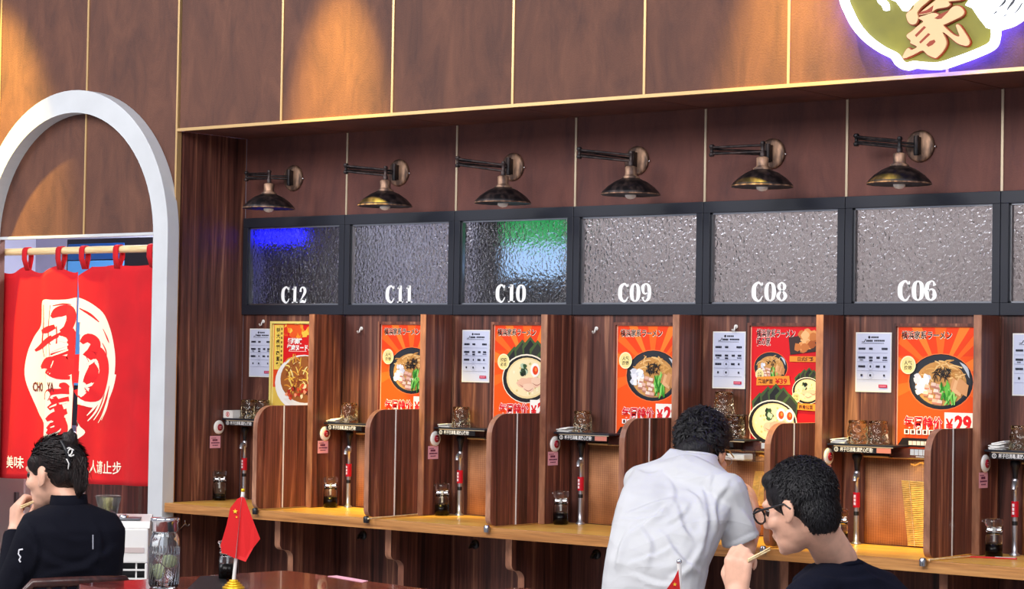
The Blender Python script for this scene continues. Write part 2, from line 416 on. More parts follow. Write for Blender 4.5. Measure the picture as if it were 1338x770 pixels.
class Print:
    """flat coloured shapes laid in layers on a plane: o + u*eu + v*ev, raised along n"""
    def __init__(s, o, eu, ev, n, step=.0005):
        s.o, s.eu, s.ev, s.n = Vector(o), Vector(eu), Vector(ev), Vector(n); s.mb = MB(); s.c = []; s.step = step; s.lay = 1
    def ci(s, c):
        if c not in s.c: s.c.append(c)
        return s.c.index(c)
    def faces(s, vs, fs, c):
        s.mb.add([s.o + s.eu * p[0] + s.ev * p[1] + s.n * (s.step * s.lay) for p in vs], fs, s.ci(c)); s.lay += .06
    def poly(s, pts, c): s.faces(pts, [tuple(range(len(pts)))], c)
    def rect(s, u0, v0, u1, v1, c): s.poly([(u0, v0), (u1, v0), (u1, v1), (u0, v1)], c)
    def ell(s, u, v, ru, rv, c, n=28, rot=0):
        s.poly([(u + ru * cos(t) * cos(rot) - rv * sin(t) * sin(rot), v + ru * cos(t) * sin(rot) + rv * sin(t) * cos(rot)) for t in (2 * pi * k / n for k in range(n))], c)
    def blob(s, u, v, r, c, j=.25, n=9, sq=1):
        s.poly([(u + r * cos(2 * pi * k / n) * random.uniform(1 - j, 1 + j), v + r * sq * sin(2 * pi * k / n) * random.uniform(1 - j, 1 + j)) for k in range(n)], c)
    def stroke(s, pts, c, n=5, closed=False): s.faces(*vstroke(pts, n, closed), c)
    def text(s, t, u, v, size, c, bold=0., w=None, wid=None):
        vs, fs = text2d(t, bold)
        if not vs: return
        x0 = min(p[0] for p in vs); x1 = max(p[0] for p in vs)
        k = size; kx = (wid / (x1 - x0)) if wid else size
        s.faces([(u + (p[0] - x0) * kx, v + p[1] * k) for p in vs], fs, c)
    def build(s, name, parent, label=None):
        return s.mb.build(name, [pm(c) for c in s.c], parent, 0, label)

# ================================================================== THE SETTING
ZB, ZF, ZT = 1.56, 1.98, 2.327        # bottom and top of the glazed band, underside of the fascia
FY = -.40                             # plane of the fascia
PITCHX = .6
NAMES = ['C12', 'C11', 'C10', 'C09', 'C08', 'C06', None]
XL = [-.6 + .6 * i for i in range(8)]  # left end of every booth
ZTOP = 3.35

fl = MB().box(-4, 9, -9, 1.7, -.05, 0).build('floor', MT['floor']); fl['kind'] = 'structure'

# ---- fascia: rust boards between brass strips
wf = struct('wall_front', (0, FY, 0))
for i in range(7):
    x0, x1 = XL[i], XL[i + 1]
    box('panel', MT['fascia'], wf, x0 + .004, x1 - .004, FY, FY + .03, ZT + .012, ZTOP)
AX0, AX1, DZ = -1.765, -.675, 1.898      # doorway under the arch
MB().prism([(-1.186, DZ), (-1.186, ZTOP), (-.617, ZTOP), (-.617, 0), (AX1, 0), (AX1, DZ)], FY, FY + .03).build('panel', MT['fascia'], wf)
MB().prism([(-1.194, DZ), (AX0, DZ), (AX0, 0), (-1.782, 0), (-1.782, ZTOP), (-1.194, ZTOP)], FY, FY + .03).build('panel', MT['fascia'], wf)
box('panel', MT['fascia'], wf, -2.4, -1.79, FY, FY + .03, 0, ZTOP)
for i in range(1, 8):
    box('brass_strip', MT['gold'], wf, XL[i] - .005, XL[i] + .005, FY - .004, FY + .02, ZT, ZTOP)
for x, z0 in ((-1.786, 0), (-1.19, DZ)):
    box('brass_strip', MT['gold'], wf, x - .005, x + .005, FY - .004, FY + .02, z0, ZTOP)
box('brass_strip', MT['gold'], wf, -.616, -.606, FY - .006, FY + .02, .0, ZTOP)
box('brass_strip', MT['gold'], wf, -.606, XL[7], FY - .006, FY + .012, ZT - .001, ZT + .0115)
box('brass_strip', MT['white_paint'], wf, AX0, AX1, FY - .006, FY + .03, DZ - .008, DZ + .004, label='pale strip along the doorway head')

for k in range(3):                       # the rust boards go on to the right of the last booth
    x0 = 3.632 + .6 * k
    box('panel', MT['fascia'], wf, x0 + .004, x0 + .596, FY, FY + .03, 0, ZTOP)
    box('brass_strip', MT['gold'], wf, x0 - .005, x0 + .005, FY - .004, FY + .02, 0, ZTOP)
for k in range(3): box('panel', MT['fascia'], wf, -3.0 - .6 * k, -2.408 - .6 * k, FY, FY + .03, 0, ZTOP)

# ---- white arch
def arch_outline(rx, rz, cx=-1.22, cz=1.88, z0=0, n=40):
    return [(cx - rx, z0)] + [(cx - rx * cos(pi * k / n), cz + rz * sin(pi * k / n)) for k in range(n + 1)] + [(cx + rx, z0)]
ar = MB(); O = arch_outline(.632, .652); I = arch_outline(.545, .553)
n = len(O); ya, yb = -.465, FY
vs = [(p[0], ya, p[1]) for p in O] + [(p[0], ya, p[1]) for p in I] + [(p[0], yb, p[1]) for p in O] + [(p[0], yb, p[1]) for p in I]
fs = []
for i in range(n - 1):
    fs += [(i, i + 1, n + i + 1, n + i), (2 * n + i, i, i + 1, 2 * n + i + 1)[::-1], (n + i, n + i + 1, 3 * n + i + 1, 3 * n + i)[::-1], (2 * n + i, 2 * n + i + 1, 3 * n + i + 1, 3 * n + i)[::-1]]
ar.add(vs, fs)
a = ar.build('trim_1', MT['white_paint'], None, .002); a['kind'] = 'structure'

# ---- soffit, rear wall, left end wall
so = struct('ceiling_recess', (0, 0, 0)); so.name = 'ceiling'
for i in range(7):
    box('panel', MT['recess'], so, XL[i] + .003, XL[i + 1] - .003, FY + .03, .03, ZT, ZT + .02)
wb = struct('wall_back')
for i in range(7):
    x0, x1 = XL[i], XL[i + 1]
    box('panel', MT['recess'], wb, x0 + .003, x1 - .003, 0, .03, ZF, ZT)
    box('panel', MT['wood'], wb, x0 + .0015, x1 - .0015, .0, .03, .76, ZB)
    box('panel', MT['wood'], wb, x0 + .0015, x1 - .0015, .0, .03, .0, .722)
    if i: box('metal_strip', MT['steel_strip'], wb, x0 - .0045, x0 + .0045, -.004, .01, ZF, ZT - .002)
wl = struct('wall_left')
box('panel', MT['wood'], wl, -.632, -.6, FY + .03, .0, .0, ZT)
wr = struct('wall_right')
box('panel', MT['wood'], wr, 3.6, 3.63, FY + .03, .0, .0, ZT)

# ---- kitchen behind the glass and passage behind the arch
kt = struct('wall_kitchen')
box('panel', MT['kitchen'], kt, -.6, 3.6, 1.6, 1.63, 0, 2.7)
box('panel', MT['kitchen'], kt, -.6, 3.6, .03, 1.6, 2.67, 2.7)
box('panel', MT['kitchen'], kt, 3.6, 3.63, .03, 1.6, 0, 2.7)
box('panel', MT['passage'], kt, -.63, -.6, .0, 1.6, 0, 2.7)
box('panel', MT['kitchen'], kt, -.6, 3.6, .005, .03, ZT, 2.7)
ps = struct('wall_passage')
box('panel', MT['passage'], ps, -2.9, -.63, .75, .78, 0, 2.7)
box('panel', MT['passage'], ps, -2.93, -2.9, -.37, .75, 0, 2.7)
box('panel', MT['passage'], ps, -2.9, -.63, -.37, .75, 2.67, 2.7)
box('panel', MT['wood'], ps, -1.95, -.64, .30, .33, 0, 1.1, label='dark walnut board behind the curtain')
box('metal_strip', MT['chrome'], ps, -1.56, -1.535, .285, .30, 0, 1.1)

def solid_thing(name, label, cat, boxes, loc=(0, 0, 0), bevel=.003):
    t = thing(name, label, cat, loc)
    for nm, m, b in boxes: box(nm, m, t, *b, bevel)
    return t
solid_thing('cupboard', 'pale grey cupboard behind the red curtain beside the seated woman', 'cupboard',
            [('body', MT['white_plastic'], (-2.6, -1.96, -.02, .32, 0, 1.0)), ('door', MT['white_plastic'], (-2.58, -2.0, -.036, -.021, .06, .97)), ('handle', MT['steel'], (-2.05, -2.03, -.055, -.037, .5, .72))], (-2.28, .1, 0))
sc = mat('lit_blue_screen', (60, 120, 190), .3, emit=(90, 170, 235), estr=.5)
sc2 = mat('lit_deep_blue_band', (20, 60, 130), .3, emit=(20, 80, 140), estr=.45)
solid_thing('menu_screen', 'blue lit display screen seen through the slit of the red curtain', 'screen',
            [('casing', MT['black_plastic'], (-2.36, -1.72, .5, .56, 1.02, 1.95)), ('screen', sc, (-2.345, -1.93, .494, .4995, 1.22, 1.84)), ('header_band', sc2, (-2.345, -1.93, .494, .4995, 1.845, 1.925))], (-2.2, .5, 0))

# ---- glazed band: one framed hammered pane per booth
def pane_mat(name, seed):
    m, nt, b = new_mat(name)
    b.inputs['Base Color'].default_value = lin((222, 222, 230)); b.inputs['Transmission Weight'].default_value = 1.0; b.inputs['Specular IOR Level'].default_value = .5
    b.inputs['Roughness'].default_value = .22; b.inputs['IOR'].default_value = 1.4
    tc = nt.nodes.new('ShaderNodeTexCoord')
    v = nt.nodes.new('ShaderNodeTexVoronoi'); v.feature = 'SMOOTH_F1'; v.inputs['Scale'].default_value = 72; v.inputs['Smoothness'].default_value = .35
    n = nt.nodes.new('ShaderNodeTexNoise'); n.inputs['Scale'].default_value = 44; n.inputs['Detail'].default_value = 2; n.inputs['Distortion'].default_value = 1.5
    nt.links.new(tc.outputs['Object'], n.inputs['Vector']); nt.links.new(tc.outputs['Object'], v.inputs['Vector'])
    ad = nt.nodes.new('ShaderNodeMath'); ad.operation = 'MULTIPLY_ADD'; ad.inputs[1].default_value = .8
    nt.links.new(v.outputs['Distance'], ad.inputs[0]); nt.links.new(n.outputs['Fac'], ad.inputs[2])
    bp = nt.nodes.new('ShaderNodeBump'); bp.inputs['Strength'].default_value = .6; bp.inputs['Distance'].default_value = .012
    nt.links.new(ad.outputs[0], bp.inputs['Height']); nt.links.new(bp.outputs['Normal'], b.inputs['Normal'])
    return m
MT['pane'] = pane_mat('hammered_glass', 0)

G = {  # fat slab numerals on a unit-high cell, (x, y, width) strokes
    'C': [([(.62, .72, .05), (.50, .93, .10), (.36, .97, .12), (.16, .78, .24), (.12, .5, .27), (.16, .22, .24), (.36, .03, .12), (.52, .07, .09), (.66, .28, .05)], False), ([(.63, .98, .07), (.63, .66, .07)], False), ([(.56, .74, .14), (.66, .74, .14)], False)],
    '0': [([(.09, .5, .25), (.14, .82, .2), (.32, .965, .07), (.5, .82, .2), (.55, .5, .25), (.5, .18, .2), (.32, .035, .07), (.14, .18, .2)], True)],
    '1': [([(.34, 0, .24), (.34, .5, .24), (.34, 1, .24)], False), ([(.1, .035, .07), (.58, .035, .07)], False), ([(.1, .84, .05), (.2, .86, .08), (.32, .95, .1)], False)],
    '2': [([(.12, .68, .2), (.13, .86, .12), (.3, .96, .09), (.47, .82, .22), (.46, .62, .22), (.28, .36, .12), (.1, .1, .08)], False), ([(.06, .09, .17), (.3, .1, .17), (.5, .07, .12), (.58, .26, .05)], False)],
    '6': [([(.53, .74, .18), (.47, .92, .08), (.34, .965, .08), (.14, .8, .2), (.1, .5, .25), (.14, .18, .2), (.33, .035, .08), (.51, .16, .2), (.53, .32, .22), (.48, .5, .14), (.34, .57, .08), (.18, .47, .1)], False)],
    '8': [([(.14, .76, .19), (.32, .965, .07), (.5, .76, .19), (.34, .545, .1)], True), ([(.1, .27, .22), (.33, .53, .08), (.55, .27, .22), (.33, .035, .07)], True)],
}
G['9'] = [([(.66 - x, 1 - y, w) for x, y, w in st], c) for st, c in G['6']]

for i in range(7):
    x0, x1 = XL[i], XL[i + 1]; w = struct('window_%d' % (i + 1), (x0, 0, ZB))
    f = MB(); a0, a1, b0, b1 = x0 + .03, x1 - .03, ZB + .042, ZF - .042
    f.box(x0 + .001, x1 - .001, -.012, .03, ZB, b0); f.box(x0 + .001, x1 - .001, -.012, .03, b1, ZF)
    f.box(x0 + .001, a0, -.012, .03, b0, b1); f.box(a1, x1 - .001, -.012, .03, b0, b1)
    f.build('frame', MT['black'], w, .0015)
    g = MB()
    g.box(a0, a0 + .006, .0, .016, b0, b1); g.box(a1 - .006, a1, .0, .016, b0, b1); g.box(a0, a1, .0, .016, b0, b0 + .006); g.box(a0, a1, .0, .016, b1 - .006, b1)
    g.build('glazing_bead', MT['steel'], w)
    p = MB().box(a0 + .005, a1 - .005, .016, .021, b0 + .005, b1 - .005).build('pane', MT['pane'], w)
    if NAMES[i]:
        nb = MB(); h = .070; cu = x0 + (.215 if i < 2 else .20) 
        for ch in NAMES[i]:
            for st, cl in G[ch]:
                v, q = vstroke(st, 8, cl)
                nb.add([(cu + px * h, .0145 - .0004 * 0, ZB + .051 + py * h) for px, py in v], q)
            cu += h * (.80 if ch == 'C' else .70)
        nb.build('lettering', pm((250, 250, 250)), p)

# coloured things in the kitchen that show blurred through the panes
blue = mat('blue_lamp_tube', (20, 20, 255), .3, emit=(24, 24, 255), estr=3.2)
t = thing('insect_lamp', 'blue glowing kitchen lamp blurred behind the C12 pane', 'lamp', (-.43, .09, 1.86))
box('casing', MT['black_plastic'], t, -.59, -.31, .112, .135, 1.80, 2.06, .004)
MB().tube([(-.57, .075, 1.905), (-.33, .075, 1.905)], .036, 10).build('blue_tube', blue, t)
t = thing('kitchen_cupboard', 'dark tall cupboard blurred behind the C12 pane', 'cupboard', (-.40, .3, 0))
box('body', MT['kitchen_dark'], t, -.595, -.33, .16, .5, 0, 2.3, .004); box('door', MT['kitchen_dark'], t, -.59, -.34, .14, .159, .1, 2.2, .003)
grn = mat('green_lit_sign', (40, 190, 90), .4, emit=(50, 190, 100), estr=.8)
cyn = mat('pale_blue_lit_sign', (190, 225, 255), .4, emit=(170, 215, 255), estr=.9)
t = thing('kitchen_sign', 'green and pale blue lit sign blurred behind the C10 pane', 'sign', (.92, .10, 1.8))
box('casing', MT['kitchen_dark'], t, .56, 1.06, .16, .20, 1.5, 2.06, .003); box('green_face', grn, t, .74, 1.05, .15, .159, 1.85, 2.0); box('blue_face', cyn, t, .74, 1.05, .15, .159, 1.72, 1.848)

# ---- honey oak counter
ct = thing('counter', 'long honey oak counter running under all the booths', 'counter', (1.5, -.2, .72))
MB().box(-.598, 3.6, -.45, -.001, .7225, .76).build('worktop', MT['counter'], ct, .002)
MB().box(-.575, 3.6, -.462, -.4505, .7225, .7605).build('front_edge', MT['counter_edge'], ct, .001)

# ================================================================== BOOTHS
def where(i):
    return ('the %s booth' % NAMES[i]) if NAMES[i] else 'the rightmost booth'

def partition(k):
    X = .6 * k; dy = .020 - .0085 * k; t = thing('booth_partition', 'walnut partition with rounded side flap between %s and %s' % (where(k), where(k + 1)), 'partition', (X, -.1, .76), 'booth partitions along the counter')
    box('board', MT['wood2'], t, X - .028, X, -.160 - dy, -.0125, .7615, ZB - .002)
    box('front_edge', MT['edge'], t, X - .028, X, -.165 - dy, -.1605 - dy, .7615, ZB - .002)
    # flap: rounded plate fixed on the left face, YZ outline
    y0, y1, z0, z1 = -.455 - dy, -.13 - dy, .765, 1.181
    R = .085; r = .03
    pts = [(y1, z0), (y1, z1)] + [(y0 + R - R * sin(a), z1 - R + R * cos(a)) for a in (pi / 2 * j / 8 for j in range(9))] + [(y0 + r - r * cos(a), z0 + r - r * sin(a)) for a in (pi / 2 * j / 5 for j in range(6))]
    ys = -.303 - dy
    front = [p for p in pts if p[0] < ys - .003]
    MB().prism([(ys - .0025, z0), (ys - .0025, z1)] + front, X - .052, X - .0285, 'X', 0, 1).build('flap', [MT['wood2'], MT['edge']], t, .0015)
    MB().prism([(y1, z0), (y1, z1), (ys + .0025, z1), (ys + .0025, z0)], X - .052, X - .0285, 'X', 0, 1).build('fixed_leaf', [MT['wood2'], MT['edge']], t, .0015)
    box('hinge_strip', MT['white_plastic'], t, X - .034, X - .0265, ys - .0028, ys + .0028, z0, z1)
    MB().lathe([(.011, 0), (.012, .008), (.012, .02), (.008, .026)], (X - .030, min(-.4745, y0 - .002), .744), n=12).build('foot', MT['black_plastic'] if k < 2 else MT['steel'], t)
    return t
for k in range(6): partition(k)

def bracket(k):
    X = .6 * k; t = thing('counter_bracket', 'stepped walnut support board under the counter between %s and %s' % (where(k), where(k + 1)), 'bracket', (X, -.1, 0), 'support boards under the counter')
    prof = [(-.36, .7215), (-.36, .62)] + [(-.36 + .028 * (1 - cos(a)), .62 - .025 * sin(a)) for a in (pi / 2 * j / 5 for j in range(1, 6))] + \
           [(-.33 + .048 * sin(a), .56 + .035 * cos(a)) for a in (pi / 2 * j / 6 for j in range(0, 7))] + [(-.28, 0), (-.001, 0), (-.001, .7215)]
    MB().prism(prof, X - .03, X, 'X', 0).build('board', MT['wood'], t)
    ed = MB(); q = prof[:-2]
    vs = [(X - .03, y - .0015, z) for y, z in q] + [(X, y - .0015, z) for y, z in q]; n = len(q)
    ed.add(vs, [(i, i + 1, n + i + 1, n + i)[::-1] for i in range(n - 1)], 0, True); ed.build('edge_band', MT['edge'], t)
for k in range(6): bracket(k)

# ---- small fittings
def hook(x, z, lab, y=-.0005):
    t = thing('wall_hook', lab, 'hook', (x, y, z))
    MB().lathe([(.008, 0), (.008, .003), (.004, .004)], (x, y, z + .006), (0, -1, 0), 10).build('plate', MT['white_plastic'], t)
    MB().tube([(x, y - .004, z + .008), (x, y - .010, z), (x, y - .014, z - .010), (x, y - .022, z - .012), (x, y - .026, z - .004)], .0032, 6).build('prong', MT['white_plastic'], t)
for x, z, i in ((-.475, 1.525, 0), (.097, 1.497, 1), (1.311, 1.502, 3), (1.944, 1.512, 4)):
    hook(x, z, 'small white wall hook high on the back board of %s' % where(i))
for i in (1, 2, 3, 4, 5):
    x, z = XL[i] + .129, .646; t = thing('bag_hook', 'black round bag hook under the counter below %s' % where(i), 'hook', (x, -.001, z))
    MB().lathe([(.019, 0), (.019, .006), (.010, .009)], (x, -.0005, z), (0, -1, 0), 14).build('disc', MT['black_plastic'], t)
    MB().tube([(x, -.008, z), (x, -.03, z - .002), (x, -.036, z - .014), (x, -.034, z + .012)][:3], .006, 6).build('peg', MT['black_plastic'], t)
p = onX(241, 684, -.6); t = thing('coat_hook', 'chrome double coat hook on the left end board under the counter', 'hook', p)
MB().tube([p + Vector((.002, 0, .012)), p + Vector((.004, 0, .0)), p + Vector((.02, -.0, -.014)), p + Vector((.03, 0, -.002))], .0035, 6).build('upper_prong', MT['chrome'], t)
MB().tube([p + Vector((.004, 0, 0)), p + Vector((.008, -.03, -.02)), p + Vector((.02, -.05, -.022)), p + Vector((.024, -.06, -.006))], .0035, 6).build('lower_prong', MT['chrome'], t)

# ---- shelf with notice strip
def shelf(i):
    X = XL[i]; t = thing('booth_shelf', 'black corner shelf with white-lettered strip in %s' % where(i), 'shelf', (X + .13, -.05, 1.1), 'tumbler shelves in the booths')
    box('board', MT['black'], t, X + .002, X + .262, -.118, -.001, 1.104, 1.111, .001)
    box('light_edge', MT['steel_strip'], t, X + .03, X + .262, -.1205, -.1185, 1.1015, 1.1045)
    lp = box('notice_strip', MT['black_plastic'], t, X + .022, X + .215, -.120, -.1185, 1.082, 1.1012)
    pr = Print((X + .022, -.1202, 1.082), (1, 0, 0), (0, 0, 1), (0, -1, 0))
    pr.text('杯子已消毒,请放心使用!', .034, .004, .0165, (244, 244, 244), .012, wid=.128)
    pr.stroke([(.018 + .007 * cos(2 * pi * k / 10), .0095 + .007 * sin(2 * pi * k / 10), .0022) for k in range(10)], (240, 240, 240), 2, True)
    pr.rect(.0170, .006, .0192, .0135, (240, 240, 240))
    pr.build('lettering', lp)
    if i in (3, 5): box('price_tag', mat('rose_tag', (196, 120, 104), .5), t, X + .20, X + .255, -.1225, -.1206, 1.084, 1.1005)
for i in range(7): shelf(i)

def bars(pr, u0, v, n, w, h, c, gap=.3, j=.0):
    """a line of print too small to read"""
    s = w / n
    for k in range(n): pr.rect(u0 + k * s, v, u0 + k * s + s * (1 - gap), v + h, c)

# ---- paper notice
def notice(i):
    X = XL[i] + .045; z = 1.291; t = thing('paper_notice', 'pale blue laminated ordering notice on the back board of %s' % where(i), 'notice', (X, 0, z), 'ordering notices in the booths')
    box('sheet', MT['white_plastic'], t, X, X + .142, -.0025, -.0005, z, z + .209)
    pr = Print((X, -.0025, z), (1, 0, 0), (0, 0, 1), (0, -1, 0)); K = (40, 42, 58)
    pr.rect(.004, .004, .138, .205, (204, 210, 234))
    pr.ell(.054, .192, .005, .005, K, 10); bars(pr, .062, .189, 4, .03, .006, K, .15)
    pr.stroke([(.024, .176, .002), (.034, .176, .003), (.040, .186, .003)], K)
    bars(pr, .042, .176, 5, .026, .007, K, .1); bars(pr, .074, .177, 6, .042, .006, K, .15); bars(pr, .024, .170, 14, .09, .002, (70, 74, 96), .2)
    for r, cells in enumerate((((.012, 5, .028), (.054, 3, .015), (.104, 4, .024)), ((.012, 5, .028), (.054, 3, .015), (.084, 3, .014), (.110, 3, .016)), ((.012, 5, .028), (.058, 1, .006), (.082, 3, .016), (.112, 1, .008)), ((.022, 1, .008), (.057, 1, .008), (.112, 1, .007)))):
        v = .148 - r * .031
        for u, n, w in cells: bars(pr, u, v, n, w, .0075, K, .12)
        if r == 1:
            bars(pr, .018, v - .007, 3, .014, .004, K); bars(pr, .055, v - .009, 3, .014, .006, K, .1); bars(pr, .108, v - .007, 5, .02, .004, (80, 84, 110))
        pr.rect(.008, v - .0115, .128, v - .0105, (150, 156, 186))
    for u, v in ((.0615, .090), (.0615, .0595)): pr.stroke([(u + .012 * cos(2 * pi * k / 14), v + .012 * sin(2 * pi * k / 14), .0008) for k in range(14)], (168, 172, 196), 2, True)
    pr.rect(.094, .016, .128, .027, (176, 36, 78)); bars(pr, .098, .0195, 4, .026, .004, (226, 150, 176))
    pr.build('printing', t)
for i in (0, 2, 4, 5, 6): notice(i)

# ---- posters
OR, OR2, RED, WH, KB = (246, 84, 10), (252, 120, 34), (232, 24, 18), (252, 248, 240), (26, 22, 24)
def bowl_dry(p, u, v, r, hero=True):
    """black bowl of dry noodles with onion, pork cubes, greens, bamboo shoots and nori shreds"""
    k = .78
    p.ell(u, v, r * 1.03, r * 1.03 * k, (255, 120, 60)); p.ell(u, v, r, r * k, (28, 32, 40)); p.ell(u, v + r * .03, r * .93, r * .93 * k, (44, 48, 56))
    p.stroke([(u + r * .58, v + r * .56, .001), (u + r * .78, v + r * .38, r * .11), (u + r * .88, v + r * .12, .001)], (196, 204, 214))
    p.ell(u, v - r * .05, r * .8, r * .8 * k, (206, 150, 84))
    N = 46 if hero else 20
    for _ in range(N):
        a = random.uniform(.2, pi - .2); q = random.uniform(.3, .74) * r; x = u + q * cos(a) * 1.0; y = v + q * sin(a) * k - r * .02; b = random.uniform(0, pi); L = r * .22
        p.stroke([(x - L * cos(b), y - L * sin(b) * .6, r * .035), (x + random.uniform(-.05, .05) * r, y + r * .05, r * .04), (x + L * cos(b), y + L * sin(b) * .6, r * .03)], random.choice(((224, 170, 96), (206, 146, 74), (238, 196, 130), (190, 128, 62))), 4)
    for _ in range(26 if hero else 10): p.blob(u - r * random.uniform(.38, .76), v + r * random.uniform(-.3, .16), r * .09, random.choice(((236, 236, 242), (214, 216, 226), (250, 250, 252))), .4, 7)
    for a, b in [(-.42, -.16), (-.22, -.1), (-.34, -.3), (-.14, -.28), (-.3, -.44), (-.08, -.44), (-.18, -.56), (-.02, -.58), (-.06, -.14), (-.46, -.34), (.02, -.32)]:
        x, y, s = u + a * r, v + b * r, r * .085
        p.poly([(x - s, y - s * .7), (x + s * .8, y - s), (x + s, y + s * .7), (x - s * .7, y + s)], (192, 130, 112)); p.poly([(x - s, y - s * .1), (x + s * .9, y - s * .3), (x + s, y + s * .7), (x - s * .7, y + s)], random.choice(((250, 224, 206), (242, 206, 186), (232, 184, 164))))
    for _ in range(30 if hero else 12):
        x = u + r * random.uniform(.04, .44); y = v - r * random.uniform(.08, .55); b = random.uniform(.9, 2.0); L = r * random.uniform(.1, .24)
        p.stroke([(x - L * cos(b), y - L * sin(b), r * .03), (x, y, r * .07), (x + L * cos(b), y + L * sin(b), r * .03)], random.choice(((66, 160, 48), (110, 196, 74), (38, 122, 34), (150, 220, 110))), 3)
    for j in range(6): 
        x, y = u + r * (.42 + .06 * j), v - r * (.1 + .05 * (j % 3)); p.poly([(x - .12 * r, y - .1 * r), (x + .1 * r, y - .2 * r), (x + .16 * r, y + .12 * r), (x - .02 * r, y + .22 * r)], random.choice(((222, 160, 106), (200, 138, 86), (234, 184, 132))))
    for _ in range(30 if hero else 12):
        x = u + r * random.uniform(-.2, .26); y = v + r * random.uniform(.06, .34); b = random.uniform(0, pi); L = r * .09
        p.stroke([(x - L * cos(b), y - L * sin(b), r * .02), (x, y + r * .02, r * .03), (x + L * cos(b), y + L * sin(b), r * .02)], random.choice(((30, 26, 26), (56, 48, 44), (18, 16, 18))), 3)

def bowl_soup(p, u, v, r, eggs=1):
    """ramen in pale broth with upright nori sheets, egg, spinach and pork"""
    for a, b, c in ((-.55, .62, 14), (-.2, .86, -6), (.14, .96, 10), (.46, .84, -12), (.74, .6, -20)):
        x, y = u + a * r, v + b * r; d = radians(c + 40); s = r * .44
        p.poly([(x, y + s * 1.1), (x + s * .8, y + s * .3), (x + s * .62, y - s), (x - s * .62, y - s), (x - s * .8, y + s * .35)], (70, 92, 50)); p.poly([(x, y + s * .85), (x + s * .66, y + s * .15), (x + s * .5, y - s), (x - s * .5, y - s), (x - s * .6, y + s * .15)], (36, 36, 38) if c > 0 else (50, 52, 46))
    p.ell(u, v, r * 1.06, r * .84, (250, 236, 214)); p.ell(u, v - r * .01, r * 1.02, r * .8, (30, 28, 32)); p.ell(u + r * .03, v + r * .02, r * .9, r * .7, (238, 214, 156)); p.ell(u + r * .05, v + r * .03, r * .84, r * .64, (246, 228, 180))
    for _ in range(22):
        a = random.uniform(0, 2 * pi); q = random.uniform(.2, .8) * r; p.blob(u + q * cos(a), v + q * sin(a) * .7, r * .05, random.choice(((232, 202, 130), (252, 240, 204), (206, 190, 120))), .4, 6)
    for a, b, s in ((-.1, -.16, .3), (.2, -.14, .34), (.46, -.1, .26), (.1, -.3, .26)):
        p.blob(u + a * r, v + b * r, s * r, random.choice(((238, 190, 160), (230, 172, 146), (244, 206, 178))), .15, 10, .62)
        p.stroke([(u + (a - .2) * r, v + (b - .04) * r, .001), (u + a * r, v + (b - .12) * r, r * .03), (u + (a + .2) * r, v + (b - .02) * r, .001)], (180, 104, 84))
    for _ in range(14): p.blob(u - r * random.uniform(.02, .26), v + r * random.uniform(.14, .46), r * .09, random.choice(((32, 52, 34), (52, 82, 48), (20, 30, 24), (180, 200, 170))), .4, 7)
    for e in range(eggs):
        x, y = u + r * (.38 + .36 * e), v + r * (.3 - .03 * e); p.ell(x, y, r * .2, r * .24, (252, 248, 240)); p.ell(x + r * .01, y - r * .01, r * .12, r * .15, (236, 70, 20)); p.ell(x + r * .03, y + r * .02, r * .05, r * .07, (250, 140, 60))

def badge(p, u, v, r, lines):
    p.ell(u, v, r, r * 1.06, (252, 240, 190)); p.ell(u, v, r * .86, r * .92, (250, 226, 150))
    for k, s in enumerate(lines): p.text(s, u - r * .5, v + r * (.06 - .58 * k), r * .52, (44, 26, 16), .02, wid=r)

def outlined(p, t, u, v, size, wid, c, oc, b=.0):
    p.text(t, u, v, size, oc, .055, wid=wid); p.text(t, u + size * .025, v, size, c, .022, wid=wid - size * .05)

